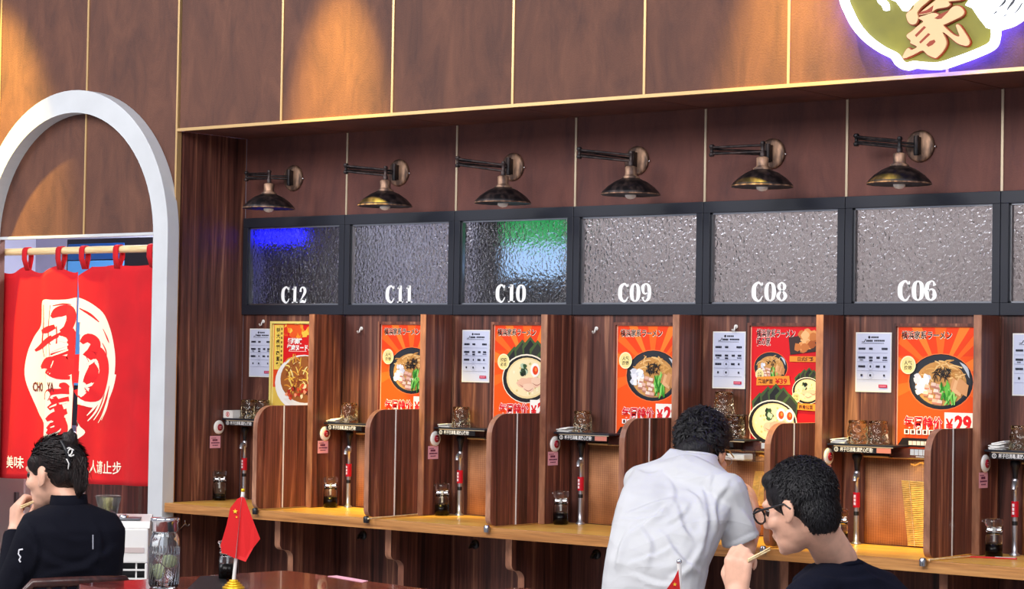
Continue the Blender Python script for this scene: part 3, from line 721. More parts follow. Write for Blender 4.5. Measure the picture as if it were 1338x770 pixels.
def poster(i, kind):
    X = XL[i] + (.212 if kind != 'yellow' else .19); w = .298; z0, z1 = 1.10, 1.522
    nm = {'dry': 'orange poster of a black bowl of dry noodles', 'soup': 'orange poster of ramen with nori sheets and half an egg', 'red': 'red poster of several ramen bowls and fried chicken', 'yellow': 'yellow and red poster of a white bowl of noodles'}[kind]
    t = thing('poster', '%s in %s' % (nm, where(i).replace('the booth right of C06', 'the rightmost booth')), 'poster', (X, 0, z0), 'food posters in the booths')
    f = MB(); f.box(X - .012, X + w + .012, -.014, -.0005, z1, z1 + .010); f.box(X - .012, X - .002, -.014, -.0005, z0, z1); f.box(X + w + .002, X + w + .012, -.014, -.0005, z0, z1)
    f.build('frame', MT['wood2'] if kind != 'yellow' else pm((236, 214, 120)), t)
    base = {'dry': OR, 'soup': OR, 'red': (214, 16, 26), 'yellow': (232, 196, 92)}[kind]
    sh = box('sheet', pm((246, 176, 150) if kind != 'yellow' else (240, 226, 150)), t, X - .002, X + w + .002, -.004, -.0005, z0, z1)
    p = Print((X, -.004, z0), (1, 0, 0), (0, 0, 1), (0, -1, 0))
    p.rect(.003, .0, w - .003, .419, base)
    if kind in ('dry', 'soup'):
        p.rect(.003, .32, w - .003, .419, (240, 66, 14))
        c = (.165, .25)
        for k in range(9):
            a0 = radians(-20 + k * 26); a1 = a0 + radians(12)
            q = [(c[0] + d * cos(a), c[1] + d * sin(a)) for a, d in ((a0, .01), (a0, .21), (a1, .21))]
            q = [(min(max(x, .004), w - .004), min(max(y, .01), .418)) for x, y in q]; p.poly(q, (252, 128, 40) if k % 2 else (250, 106, 26))
        p.text('横浜家系ラーメン', .014, .380, .030, (250, 222, 200), .05, wid=.196); p.text('横浜家系ラーメン', .015, .381, .029, (40, 14, 12), .018, wid=.193)
        if kind == 'dry': bowl_dry(p, .168, .232, .122); badge(p, .044, .288, .030, ('人气', '热销'))
        else: bowl_soup(p, .165, .21, .115); badge(p, .05, .275, .030, ('招牌', '必点'))
        outlined(p, '每周特价', .030, .072, .046, .150, (226, 16, 44), WH)
        p.rect(.186, .062, .292, .128, WH); p.text('¥', .190, .068, .052, (226, 20, 30), .04, wid=.03); p.text('29', .224, .066, .072, (226, 20, 30), .05, wid=.064)
        for k in range(5): p.rect(.032 + k * .0235, .049, .052 + k * .0235, .066, WH); p.rect(.037 + k * .0235, .0515, .047 + k * .0235, .0635, (86, 40, 30))
        for k in range(3): p.rect(.158 + k * .0235, .049, .178 + k * .0235, .066, WH); p.rect(.163 + k * .0235, .0515, .173 + k * .0235, .0635, (86, 40, 30))
        p.poly([(.004, .006), (.026, .036), (w - .004, .036), (w - .004, .006)], (30, 20, 22)); bars(p, .05, .012, 11, .17, .014, (240, 214, 206), .12)
    elif kind == 'red':
        p.poly([(.003, .0), (.12, .0), (w - .003, .26), (w - .003, .419), (.003, .419)], (222, 20, 30))
        for s, v, wd in (('横浜家系ラーメン', .382, .165), ('超の家', .352, .062)): p.text(s, .022, v, .032, (250, 226, 214), .05, wid=wd); p.text(s, .023, v + .001, .031, (60, 20, 20), .02, wid=wd - .003)
        bowl_dry(p, .085, .272, .070, False); badge(p, .040, .246, .018, ('人气', '热销'))
        p.poly([(.026, .205), (.17, .210), (.165, .242), (.028, .236)], (246, 150, 50)); p.text('葱油拌面', .034, .214, .018, (70, 26, 14), .03, wid=.062); p.text('¥39', .106, .213, .026, (206, 20, 20), .03, wid=.05)
        p.poly([(.168, .318), (.29, .332), (.29, .398), (.160, .380)], (64, 46, 44))
        for _ in range(20): p.blob(random.uniform(.195, .272), random.uniform(.338, .396), .016, random.choice(((206, 122, 62), (232, 158, 92), (178, 92, 44), (244, 188, 128))), .3, 8)
        p.rect(.166, .293, .294, .313, (246, 150, 50)); p.text('日式炸鸡', .200, .297, .016, (70, 26, 14), .03, wid=.064)
        bowl_soup(p, .240, .190, .058, 0)
        p.poly([(.190, .122), (.294, .118), (.294, .143), (.196, .145)], (246, 150, 50)); p.text('豚骨拉面', .208, .125, .016, (70, 26, 14), .03, wid=.058); badge(p, .196, .165, .018, ('招牌', '必点'))
        p.poly([(.10, .0), (.294, .0), (.294, .075), (.2, .08)], (220, 18, 28))
        bowl_soup(p, .098, .072, .098, 2); badge(p, .212, .048, .020, ('招牌', '必点')); p.text('豚骨', .24, .04, .026, WH, .06, wid=.045)
    else:
        p.rect(.003, .0, w - .003, .16, (226, 190, 84)); p.rect(.003, .15, w - .003, .419, (220, 70, 24))
        p.rect(.06, .25, w - .003, .419, (222, 20, 24))
        for _ in range(40): p.blob(random.uniform(.07, .25), random.uniform(.37, .414), .016, random.choice(((236, 90, 30), (246, 150, 40), (250, 200, 70), (224, 50, 24))), .4)
        p.rect(.008, .225, .062, .416, (240, 208, 92)); p.rect(.040, .225, .0415, .412, (150, 110, 40))
        for k, s in enumerate('特大卤猪肉套餐'): p.text(s, .020, .386 - k * .0245, .021, (60, 36, 16), .03)
        for k in range(9): p.rect(.047, .394 - k * .019, .056, .404 - k * .019, (130, 90, 36))
        p.ell(.262, .400, .014, .018, (250, 232, 190)); 
        p.text('超越美味', .088, .338, .026, WH, .05, wid=.085); p.text('焼肉ヌードル', .084, .310, .026, WH, .05, wid=.15); p.rect(.095, .303, .2, .3055, (250, 200, 190))
        p.ell(.185, .168, .168, .122, (240, 236, 232)); p.poly([(.07, .10), (.155, .04), (.235, .04), (.30 - .006, .09), (.30 - .006, .14)], (232, 226, 218)); p.ell(.195, .042, .042, .012, (226, 220, 212))
        p.ell(.195, .185, .146, .100, (160, 92, 40)); p.poly([(.294, .30), (.40, .30), (.40, .0), (.294, .0)], (220, 70, 24))
        for _ in range(70):
            x = .185 + random.uniform(-.1, .1); y = .195 + random.uniform(-.06, .08); b = random.uniform(0, pi); L = .02
            p.stroke([(x - L * cos(b), y - L * sin(b), .004), (x, y + .005, .006), (x + L * cos(b), y + L * sin(b), .004)], random.choice(((246, 214, 110), (238, 188, 70), (226, 150, 52), (250, 232, 160), (140, 66, 26))), 3)
        for _ in range(34): p.blob(.185 + random.uniform(-.1, .1), .125 + random.uniform(-.02, .035), .009, random.choice(((214, 80, 40), (178, 44, 24), (240, 150, 110), (252, 220, 170), (90, 30, 20))), .4, 7)
        p.text('自家制', .02, .03, .02, (60, 36, 16), .04, wid=.05); p.ell(.115, .008, .007, .006, (50, 44, 30)); p.ell(.255, .014, .006, .006, (70, 120, 60))
    p.build('printing', sh)
    if kind != 'yellow':
        tr = MB(); tr.box(X - .004, X + w + .004, -.052, -.0505, 1.068, 1.104); tr.box(X - .004, X + w + .004, -.052, -.0145, 1.066, 1.0685); tr.box(X - .004, X - .002, -.052, -.0145, 1.0685, 1.104); tr.box(X + w + .002, X + w + .004, -.052, -.0145, 1.0685, 1.104)
        to = tr.build('tray', MT['acrylic'], t)
        card = box('card', pm((112, 58, 46)), t, X - .001, X + w + .001, -.049, -.0475, 1.069, 1.101)
        q = Print((X, -.049, 1.069), (1, 0, 0), (0, 0, 1), (0, -1, 0)); bars(q, .078, .010, 5, .082, .020, (236, 240, 250), .1); bars(q, .10, .003, 9, .06, .004, (240, 238, 236), .0)
        q.build('printing', card)
for i, kd in enumerate(('yellow', 'dry', 'soup', 'dry', 'red', 'dry', 'soup')): poster(i, kd)

# ---- call button, pink note
def button(i):
    X = XL[i]; p = Vector((X + .0005, -.108 if i else -.135, 1.064 if i else 1.072)); t = thing('call_button', 'round white call button with red centre on the left board of %s' % where(i), 'button', p, 'call buttons in the booths')
    MB().lathe([(.030, 0), (.030, .003), (.026, .007), (.018, .008), (.001, .008)], p, (1, 0, 0), 22).build('housing', MT['white_plastic'], t)
    r = MB().lathe([(.0145, .0), (.0145, .003), (.001, .0035)], p + Vector((.008, 0, 0)), (1, 0, 0), 18).build('push_button', mat('dark_red_button', (150, 20, 40), .35), t)
    q = Print(p + Vector((.0117, 0, 0)), (0, 1, 0), (0, 0, 1), (1, 0, 0))
    for v in (-.004, .003): q.rect(-.006, v, .006, v + .0018, (238, 190, 196))
    q.build('printing', r)
def note(i):
    X = XL[i]; p = Vector((X + .0005, -.150 if i else -.185, .983)); t = thing('pink_note', 'small pink printed note under the call button in %s' % where(i), 'note', p, 'pink notes in the booths')
    s = MB().box(X + .0005, X + .0012, p.y, p.y + .062, p.z, p.z + .052).build('sheet', MT['pink'], t)
    q = Print((X + .0012, p.y, p.z), (0, 1, 0), (0, 0, 1), (1, 0, 0)); K = (110, 44, 74)
    bars(q, .006, .041, 6, .03, .003, K); bars(q, .014, .030, 3, .03, .008, K, .12); bars(q, .006, .020, 8, .05, .005, K, .2); bars(q, .014, .010, 5, .034, .004, K)
    q.build('printing', s)
for i in range(7): button(i); note(i)

# ---- sauce bottle: straight glass, dark sauce inside, ribbed glass stopper
def bottle(p, label, cat='bottle', grp='soy sauce bottles on the counter', fill=.042, s=1.0):
    p = Vector(p); t = thing('sauce_bottle', label, cat, p, grp)
    R = .029 * s
    MB().lathe([(.001, .0), (R * .9, .0), (R, .004), (R, .066 * s), (R * .92, .074 * s), (R * .86, .082 * s), (R * .80, .082 * s), (R * .86, .072 * s), (R * .90, .064 * s), (R * .90, .006), (.001, .006)], p, n=20).build('body', MT['clear'], t)
    MB().lathe([(.001, .0045), (R * 1.004, .0045), (R * 1.004, fill * s), (.001, fill * s)], p, n=20).build('sauce', MT['sauce'], t)
    MB().lathe([(R * .84, .083 * s), (R * .98, .085 * s), (R * .98, .092 * s), (R * .82, .095 * s), (R * .82, .102 * s), (R * 1.02, .105 * s), (R * 1.02, .122 * s), (R * .8, .127 * s), (.001, .127 * s)], p, n=20).build('stopper', MT['clear'], t)
    MB().tube([p + Vector((0, 0, .05 * s)), p + Vector((0, 0, .1 * s))], .004 * s, 6).build('pour_tube', MT['white_plastic'], t)
    MB().tube([p + Vector((-R * .8, 0, .113 * s)), p + Vector((-R * 1.5, 0, .119 * s))], [.008 * s, .005 * s], 8).build('spout', MT['clear'], t)
    return t
for i, (x, y, d) in enumerate(((-.50, -.255, 0), (.045, -.115, 0), (.64, -.11, 0), (1.245, -.125, 0), None, (2.48, -.10, 0), (3.06, -.11, 0)) ) if False else []: pass
BOT = {0: (-.572, -.15), 1: (.04, -.11), 2: (.64, -.105), 3: (1.243, -.12), 5: (2.478, -.155), 6: (3.062, -.16)}
for i, (x, y) in BOT.items():
    bottle((x, y, .7605), 'glass soy sauce bottle standing on the counter in %s' % where(i), fill=(.018 if i == 0 else .042))

# ---- water tap on a steel pipe
def tap(i):
    X = XL[i] + (.080 if i else .07); y = -.045; z = .7605; t = thing('water_tap', 'slim steel water tap with black lever and red sleeve in %s' % where(i), 'tap', (X, y, z), 'water taps in the booths')
    MB().lathe([(.018, 0), (.018, .004), (.0095, .010), (.009, .05), (.009, .15)], (X, y, z), n=12).build('pipe', MT['bright_steel'], t)
    MB().lathe([(.0095, .10), (.0095, .112), (.0085, .116)], (X, y, z), n=12).build('collar', MT['black_plastic'], t)
    MB().lathe([(.0125, .128), (.0125, .18)], (X, y, z), n=12).build('red_sleeve', MT['red_plastic'], t)
    q = Print((X, y - .0127, z + .128), (1, 0, 0), (0, 0, 1), (0, -1, 0))
    for k in range(3): q.rect(-.004, .008 + k * .013, .004, .018 + k * .013, (250, 230, 236))
    q.build('sleeve_lettering', t)
    MB().lathe([(.0065, .18), (.0065, .225), (.010, .228), (.011, .25), (.008, .255)], (X, y, z), n=12).build('stem', MT['bright_steel'], t)
    MB().tube([(X, y, z + .236), (X + .006, y - .018, z + .240), (X + .010, y - .03, z + .234), (X + .011, y - .034, z + .220)], [.010, .009, .008, .008], 10).build('spout', MT['bright_steel'], t)
    MB().lathe([(.007, .255), (.009, .270), (.011, .288), (.016, .298), (.017, .312), (.010, .316)], (X, y, z), n=12, sx=1.05).build('lever', MT['black_plastic'], t)
for i in (0, 1, 2, 3, 4, 5, 6): tap(i)

# ---- bamboo cloth and yellow blind
for i in range(7):
    X = XL[i]; t = thing('bamboo_mat', 'brown woven bamboo cloth hung above the counter at the back of %s' % where(i), 'mat', (X + .32, -.003, 1.08), 'woven bamboo cloths in the booths')
    nx, nz = 24, 2; vs = []; fs = []
    for a in range(nx + 1):
        for b in range(nz + 1):
            x = X + .088 + (.505 - .03 - .0) * a / nx; vs.append((x, -.006 - .002 * sin(a * 1.9 + i), .763 + .303 * b / nz))
    for a in range(nx):
        for b in range(nz):
            q = a * (nz + 1) + b; fs.append((q, q + nz + 1, q + nz + 2, q + 1))
    o = MB().add(vs, fs, 0, True).build('cloth', MT['mat'], t); so_ = o.modifiers.new('solid', 'SOLIDIFY'); so_.thickness = .0015
    MB().tube([(X + .086, -.008, 1.067), (X + .562, -.008, 1.067)], .004, 8).build('rod', MT['pole'], t)
def blind(i, pts, lab):
    """rolled-down slat blind: a quad outline filled with thin slats"""
    t = thing('bamboo_blind', lab, 'blind', (pts[0][0], -.016, pts[0][1])); m = MB()
    (xa, za), (xb, zb), (xc, zc), (xd, zd) = pts; n = 34
    for k in range(n):
        f = (k + .5) / n; l = (xa + (xd - xa) * f, za + (zd - za) * f); r = (xb + (xc - xb) * f, zb + (zc - zb) * f)
        m.tube([(l[0], -.016, l[1]), (r[0], -.016, r[1])], abs(za - zd) / n * .46, 5)
    o = m.build('slats', MT['blind'], t); o['kind'] = 'stuff'
    for f in (.12, .5, .88): MB().tube([(xa + (xb - xa) * f, -.0205, za), (xd + (xc - xd) * f, -.0205, zd)], .0012, 5).build('binding_thread', MT['pole'], t)
blind(5, ((2.640, .99), (2.90, .985), (2.90, .765), (2.668, .765)), 'yellow bamboo slat blind in the C06 booth')
blind(4, ((2.045, .996), (2.30, .99), (2.30, .87), (2.022, .87)), 'yellow bamboo slat blind behind the man in white in the C08 booth')

# ---- tumblers (upside down), napkins
def tumbler(p, lab, s=1.0):
    p = Vector(p); t = thing('tumbler', lab, 'glass', p, 'upturned tumblers on the booth shelves')
    pr = [(.040, .0), (.040, .006), (.036, .012), (.0365, .045), (.032, .066), (.031, .080), (.028, .082), (.001, .080)]
    inn = [(.001, .074), (.028, .074), (.033, .045), (.0335, .012), (.037, .0)]
    MB().lathe([(r * s, z * s) for r, z in pr], p, n=18).add([], []).build('wall', MT['tumbler'], t)
    MB().lathe([(r * s, z * s) for r, z in ((.0325, .070), (.0335, .078), (.030, .0815))], p, n=18).build('base', MT['tumbler'], t)
    return t
ZS = 1.1115
for x, y, i, w in ((-.505, -.05, 0, 'left of the pair'), (-.425, -.05, 0, 'right of the pair'), (.085, -.055, 1, ''), (.69, -.055, 2, ''), (1.296, -.06, 3, ''), (1.90, -.055, 4, 'lower left of three'), (1.98, -.055, 4, 'lower right of three'), (2.49, -.06, 5, 'left of the pair'), (2.570, -.06, 5, 'right of the pair'), (3.105, -.06, 6, 'left of the pair'), (3.185, -.06, 6, 'right of the pair')):
    tumbler((x, y, ZS), 'upturned hammered glass tumbler on the shelf of %s%s' % (where(i), ', ' + w if w else ''))
box('spare', MT['acrylic'], thing('acrylic_tray', 'clear acrylic tray carrying the top tumbler in the C08 booth', 'tray', (1.94, -.055, 1.194)), 1.868, 2.012, -.1, -.012, 1.1945, 1.1985, .001).name = 'plate'
tumbler((1.932, -.055, 1.199), 'upturned hammered tumbler on the tray above two others in the C08 booth')
def napkins(i, u, n, w):
    X = XL[i] + u; t = thing('napkin_stack', 'loose stack of white paper napkins on the shelf of %s' % where(i), 'napkins', (X, -.06, ZS), 'napkins on the booth shelves')
    for k in range(n):
        a = random.uniform(-.25, .25); c = Vector((X + random.uniform(-.006, .006) + k * .003, -.07 + random.uniform(-.006, .006), ZS + .0045 * k))
        m = MB(Matrix.Translation(c) @ Matrix.Rotation(a, 4, 'Z') @ Matrix.Rotation(-.04 * k, 4, 'Y')); m.box(-w / 2, w / 2, -.038, .038, 0, .0036).build('napkin', MT['paper'], t, .001)
for i, u, n, w in ((1, .034, 4, .055), (2, .03, 3, .05), (3, .038, 4, .06), (5, .035, 4, .058), (6, .034, 6, .05)): napkins(i, u, n, w)
t = thing('napkin_box', 'white napkin box with a red round mark on the C12 shelf', 'box', (-.565, -.07, ZS))
nb_ = box('carton', MT['white_plastic'], t, -.594, -.548 + .01, -.115, -.02, ZS, ZS + .034, .002)
q = Print((-.594, -.115, ZS), (1, 0, 0), (0, 0, 1), (0, -1, 0)); q.stroke([(.028 + .009 * cos(2 * pi * k / 12), .017 + .009 * sin(2 * pi * k / 12), .003) for k in range(12)], (206, 60, 60), 2, True); q.rect(.025, .012, .031, .022, (206, 60, 60)); q.build('printed_mark', nb_)
t = thing('clear_dispenser', 'clear acrylic box under the shelf of the C08 booth', 'box', (2.03, -.06, 1.03))
m = MB(); m.box(1.955, 2.105, -.115, -.113, 1.035, 1.075); m.box(1.955, 2.105, -.115, -.02, 1.033, 1.035); m.box(1.955, 1.957, -.113, -.02, 1.035, 1.075); m.box(2.103, 2.105, -.113, -.02, 1.035, 1.075)
m.build('walls', MT['acrylic'], t); box('sachets', MT['paper'], t, 1.965, 2.05, -.1, -.04, 1.0355, 1.058, .004)

# ---- things lying on the counter
for p0, p1, lab in ((onZ(481, 678, .765), onZ(547, 672, .765), 'pale wooden chopstick lying on the counter at the C12 and C11 flap'),
                    (onZ(648, 687, .765), onZ(703, 683, .765), 'pale wooden chopstick lying on the counter in the C09 booth'),
                    (onZ(1214, 732, .765), onZ(1269, 727, .765), 'pale wooden chopstick lying on the counter right of the C06 flap')):
    if lab.endswith('flap'): lab = lab
    t = MB().tube([p0 - (p1 - p0) * .0, p1], [.0035, .0022], 7).build('chopstick', MT['pole'])
    o = t; off = (p0 + p1) / 2
    for v in o.data.vertices: v.co -= off
    o.location = off; tag(o, lab, 'chopstick')
t = thing('chopstick_packet', 'red and white chopstick packet on the counter in the booth right of C06', 'packet', onZ(1292, 729, .7625))
c = onZ(1292, 729, .7625); m = MB(Matrix.Translation(c) @ Matrix.Rotation(.35, 4, 'Z')); m.box(-.09, .09, -.008, .008, -.0015, .003).build('sleeve', pm((206, 50, 50)), t, .001)
m = MB(Matrix.Translation(c) @ Matrix.Rotation(.35, 4, 'Z')); m.box(.02, .085, -.0082, .0082, .0031, .0036).build('label', MT['paper'], t)

# ================================================================== WALL LAMPS
RIM = [(351, 272), (503, 269), (657, 265), (824, 254), (996, 243.5), (1175, 240)]
ELB = [(322, 230.5), (452, 220.5), (598, 211.5), (757, 200), (930, 197), (1119, 183)]
for i in range(6):
    B = Vector((XL[i] + .29, 0, 2.146)); J0 = onY(*RIM[i], -.2)
    t = thing('wall_lamp', 'aged bronze swing arm wall lamp above the %s pane' % NAMES[i], 'lamp', B, 'swing arm lamps above the panes')
    MB().lathe([(.054, 0), (.056, .004), (.052, .010), (.046, .012), (.001, .012)], B, (0, -1, 0), 28).build('wall_plate', MT['lampplate'], t)
    MB().ball(B + Vector((.058, -.004, -.004)), .004, 8).build('screw', MT['chrome'], t)
    br = B + Vector((0, -.030, 0))
    m = MB(); m.box(B.x - .008, B.x + .008, -.036, -.0125, B.z - .030, B.z + .030); m.lathe([(.009, -.034), (.010, -.02), (.008, 0), (.010, .02), (.009, .034)], br, n=12); m.build('bracket', MT['lampmetal'], t)
    za = J0.z + .132
    best = None
    for k in range(80):
        Y = -.06 - .005 * k; e = onY(*ELB[i], Y); q = (hypot(e.x - br.x, e.y - br.y) - .22) ** 2 + (hypot(e.x - J0.x, e.y - J0.y) - .22) ** 2
        if best is None or q < best[0]: best = (q, e)
    E_ = best[1]; za = (E_.z + J0.z + .132) / 2
    m = MB()
    for dz in (-.0105, .0105): m.tube([(br.x, br.y, B.z + dz * .5), (E_.x, E_.y, E_.z + dz * .5)], .0042, 8)
    m.build('inner_arm', MT['lampmetal'], t)
    m = MB()
    for dz in (-.0115, .0115): m.tube([(E_.x, E_.y, E_.z + dz), (J0.x, J0.y, J0.z + .134 + dz)], .0045, 8)
    m.build('outer_arm', MT['lampmetal'], t)
    MB().lathe([(.007, -.022), (.010, -.018), (.010, -.010), (.006, -.007), (.006, .007), (.010, .010), (.010, .018), (.007, .022)], E_, n=12).build('elbow_joint', MT['lampmetal'], t)
    s = MB(); s.lathe([(.006, .090), (.010, .104), (.010, .120), (.007, .124), (.007, .148), (.010, .152), (.006, .160)], J0, n=12); s.build('hinge_post', MT['lampmetal'], t)
    MB().lathe([(.030, .056), (.034, .062), (.022, .070), (.021, .076), (.022, .100), (.016, .104), (.001, .104)], J0, n=18).build('socket', MT['lampplate'], t)
    MB().lathe([(.107, -.003), (.110, .0), (.104, .010), (.086, .028), (.060, .046), (.034, .058), (.030, .058), (.058, .043), (.083, .025), (.101, .008), (.106, -.001)], J0, n=40).build('shade', MT['lampmetal'], t)
    MB().tube([J0 + Vector((.108 * cos(2 * pi * k / 40), .108 * sin(2 * pi * k / 40), -.001)) for k in range(40)], .0028, 6, 0, True).build('rim', MT['lampplate'], t)
    MB().lathe([(.014, .055), (.014, .02), (.022, .004), (.020, -.010), (.012, -.016), (.001, -.018)], J0, n=16).build('bulb', MT['bulb'], t)

# ================================================================== ILLUMINATED SIGN
led = mat('white_led_face', (255, 255, 255), .4, emit=(225, 235, 255), estr=2.4)
halo = mat('blue_led_halo', (120, 150, 255), .4, emit=(70, 66, 255), estr=130)
olive = mat('olive_sign_face', (120, 114, 24), .5, vary=.12, vscale=6)
cream = mat('cream_sign_letter', (222, 184, 138), .6, emit=(252, 206, 150), estr=.10)
rust = mat('rust_letter_outline', (150, 48, 12), .5)
SY = -.462
def S(x, y, Y=SY):           # from the enlarged view of the sign to the sign's plane
    return onY(1090 + x / 5.395, y / 5.395, Y)
t = thing('shop_sign', 'round white-lit shop sign with an olive face and cream character on the rust fascia', 'sign', (2.95, FY, 2.7))
ring = [(60, -120), (62, 0), (95, 85), (145, 180), (225, 272), (325, 345), (415, 392), (450, 440), (500, 468), (560, 455), (640, 462), (740, 462), (850, 428), (1000, 372), (1105, 318), (1130, 250), (1140, 190), (1250, 150), (1350, 70), (1430, -60), (1440, -330), (1250, -600), (900, -760), (500, -740), (200, -540), (90, -300)]
Cr = crom([(x, y, 0) for x, y in ring], 5, True)
face = [S(x, y) for x, y, _ in Cr]
MB().prism([(p.x, p.z) for p in face], SY + .010, SY + .016, 'Y', 0).build('face', olive, t)
fcx, fcz = sum(p.x for p in face) / len(face), sum(p.z for p in face) / len(face)
MB().prism([(fcx + (p.x - fcx) * .88, fcz + (p.z - fcz) * .88) for p in face], SY + .0165, FY - .001, 'Y', 0).build('back_box', MT['white_paint'], t)
v, f = vstroke([(x, y, 50 if 350 > x or y > 200 else 56) for x, y in ring], 6, True)
P0 = [S(x, y, SY - .012) for x, y in v]; n = len(P0)
m = MB(); m.add(P0, f); m.add([p + Vector((0, .0215, 0)) for p in P0], [q[::-1] for q in f])
m.add(P0 + [p + Vector((0, .0215, 0)) for p in P0], [(i, (i + 2) % n, (i + 2) % n + n, i + n) for i in range(n)])
m.build('lit_outline', led, t)
def slab(strokes, m, name, y0, y1, grow=0):
    b = MB()
    for st in strokes:
        v, f = vstroke([(x, y, w + grow) for x, y, w in st], 6)
        A = [S(x, y, y0) for x, y in v]; Bq = [p + Vector((0, y1 - y0, 0)) for p in A]; n = len(A)
        b.add(A, f); bd = list(range(0, n, 2)) + list(range(n - 1, 0, -2)); b.add(A + Bq, [(bd[k], bd[(k + 1) % n], bd[(k + 1) % n] + n, bd[k] + n) for k in range(n)])
    return b.build(name, m, t)
def plates(polys, m, name, y0, y1):
    b = MB()
    for pl in polys: b.prism([(S(x, y).x, S(x, y).z) for x, y in pl], y0, y1, 'Y')
    return b.build(name, m, t)
for st_ in [[(330, -60, 60), (325, 0, 46), (350, 30, 40), (360, 70, 26)], [(470, -60, 110), (490, 20, 90), (490, 75, 20)], [(410, -30, 60), (520, -10, 90), (600, -60, 70)]]: slab([st_], led, 'lit_stroke', SY - .010, SY + .0095)
plates([[(935, 40), (985, 62), (1030, 130), (1085, 200), (1130, 205), (1180, 195), (1245, 150), (1330, 80), (1400, -40), (1000, -60), (955, 10)]], led, 'lit_brush_block', SY - .0125, SY + .0095)
for st_ in [[(1120, 100, 4), (1140, 85, 10), (1150, 78, 3)], [(1160, 50, 4), (1195, 20, 16), (1215, -20, 6)], [(1215, 75, 4), (1235, 45, 14), (1262, 10, 18), (1275, -20, 8)], [(1270, 95, 4), (1300, 62, 10), (1325, 20, 8)], [(1190, 120, 3), (1205, 108, 8), (1215, 98, 3)]]: slab([st_], MT['black'], 'brush_gap', SY - .0135, SY - .0126)
KP = [[(620, -60), (575, 20), (560, 62), (518, 95), (515, 122), (530, 160), (556, 174), (582, 166), (598, 122), (590, 92), (622, 48), (668, 10), (730, -60)],
      [(604, 106), (650, 100), (692, 88), (728, 64), (798, 52), (822, 32), (812, 12), (880, 4), (920, -12), (900, -50), (760, -20), (700, 20), (668, 44), (620, 84)],
      [(598, 128), (650, 108), (704, 92), (742, 108), (724, 134), (762, 130), (806, 84), (846, 48), (888, 46), (917, 80), (904, 114), (846, 144), (802, 166), (774, 178), (790, 198), (846, 246), (888, 258), (878, 222), (864, 182), (878, 174), (904, 202), (948, 272), (956, 302), (940, 322), (902, 318), (860, 296), (804, 248), (768, 228), (790, 274), (795, 312), (770, 360), (732, 398), (710, 408), (662, 386), (626, 356), (560, 386), (490, 411), (506, 362), (530, 340), (550, 354), (590, 332), (556, 312), (542, 304), (544, 286), (521, 266), (519, 246), (560, 216), (598, 182), (634, 152)]]
for pl in KP:
    q = [(x, y) for x, y in crom(pl, 3, True)]
    plates([q], cream, 'character_stroke', SY - .006, SY + .0095)
    v, f = vstroke([(x, y, 15) for x, y in pl], 3, True); P0 = [S(x, y, SY + .001) for x, y in v]; n = len(P0); m = MB()
    m.add(P0, f); m.add(P0 + [p + Vector((0, .0085, 0)) for p in P0], [(k, (k + 2) % n, (k + 2) % n + n, k + n) for k in range(n)]); m.build('character_outline', rust, t)
for g_ in ([(575, 250), (640, 185), (654, 194), (586, 263)], [(606, 298), (670, 235), (684, 244), (615, 309)], [(655, 318), (680, 292), (712, 281), (721, 296), (700, 318), (670, 332)], [(712, 132), (756, 100), (818, 72), (806, 88), (760, 134)], [(604, 92), (660, 72), (706, 40), (696, 84), (650, 96), (606, 102)]):
    plates([g_], rust, 'character_gap', SY - .0068, SY - .0061)
m = MB(); m.tube([S(x, y, FY - .020) for x, y, _ in crom([(x + (650 - x) * .03, y + (-150 - y) * .03, 0) for x, y in ring], 4, True)], .006, 6, 0, True); m.build('halo_strip', halo, t)

# ================================================================== RED DOOR CURTAIN
NY = -.352
def wav(x, z):
    d = (1.77 - z)
    return NY + .010 * sin(x * 31 + .8 * sin(z * 3)) * min(1, .35 + d) + .007 * sin(x * 13 + z * 2.2 + 1) - .006 * sin((x + 1.5) * 60) * max(0, .35 - d)
SLX = -1.283
def gap(z): return .004 + .030 * max(0, sin(pi * min(1, max(0, (1.70 - z) / .92)))) ** .8
t = thing('door_curtain', 'red split door curtain with white brush emblem hanging in the white arch', 'curtain', (-1.25, NY, 1.77))
def half(x0f, x1f, name, nx, nz=40, zt=None):
    vs = []; fs = []
    for b in range(nz + 1):
        for a in range(nx + 1):
            f = a / nx; zb = .806 + .010 * f; top = 1.768 + (zt(f) if zt else 0); z = zb + (top - zb) * b / nz
            x = x0f(z) + (x1f(z) - x0f(z)) * f; vs.append((x, wav(x, z), z))
    for b in range(nz):
        for a in range(nx):
            q = b * (nx + 1) + a; fs.append((q, q + 1, q + nx + 2, q + nx + 1))
    o = MB().add(vs, fs, 0, True).build(name, MT['noren'], t); s = o.modifiers.new('solid', 'SOLIDIFY'); s.thickness = .0016; s.offset = 1; return o
left = half(lambda z: -1.87, lambda z: SLX, 'left_cloth', 70, zt=lambda f: -.030 * abs(sin(pi * f * 2.6)) ** 1.5)
right = half(lambda z: SLX + gap(z), lambda z: -.778 - .012 * (1.77 - z), 'right_cloth', 60, zt=lambda f: -.006 * abs(sin(pi * f * 2)) - .045 * max(0, 1 - f * 6))
left['label'] = 'left half of the curtain'; right['label'] = 'right half of the curtain'
PZ = 1.836
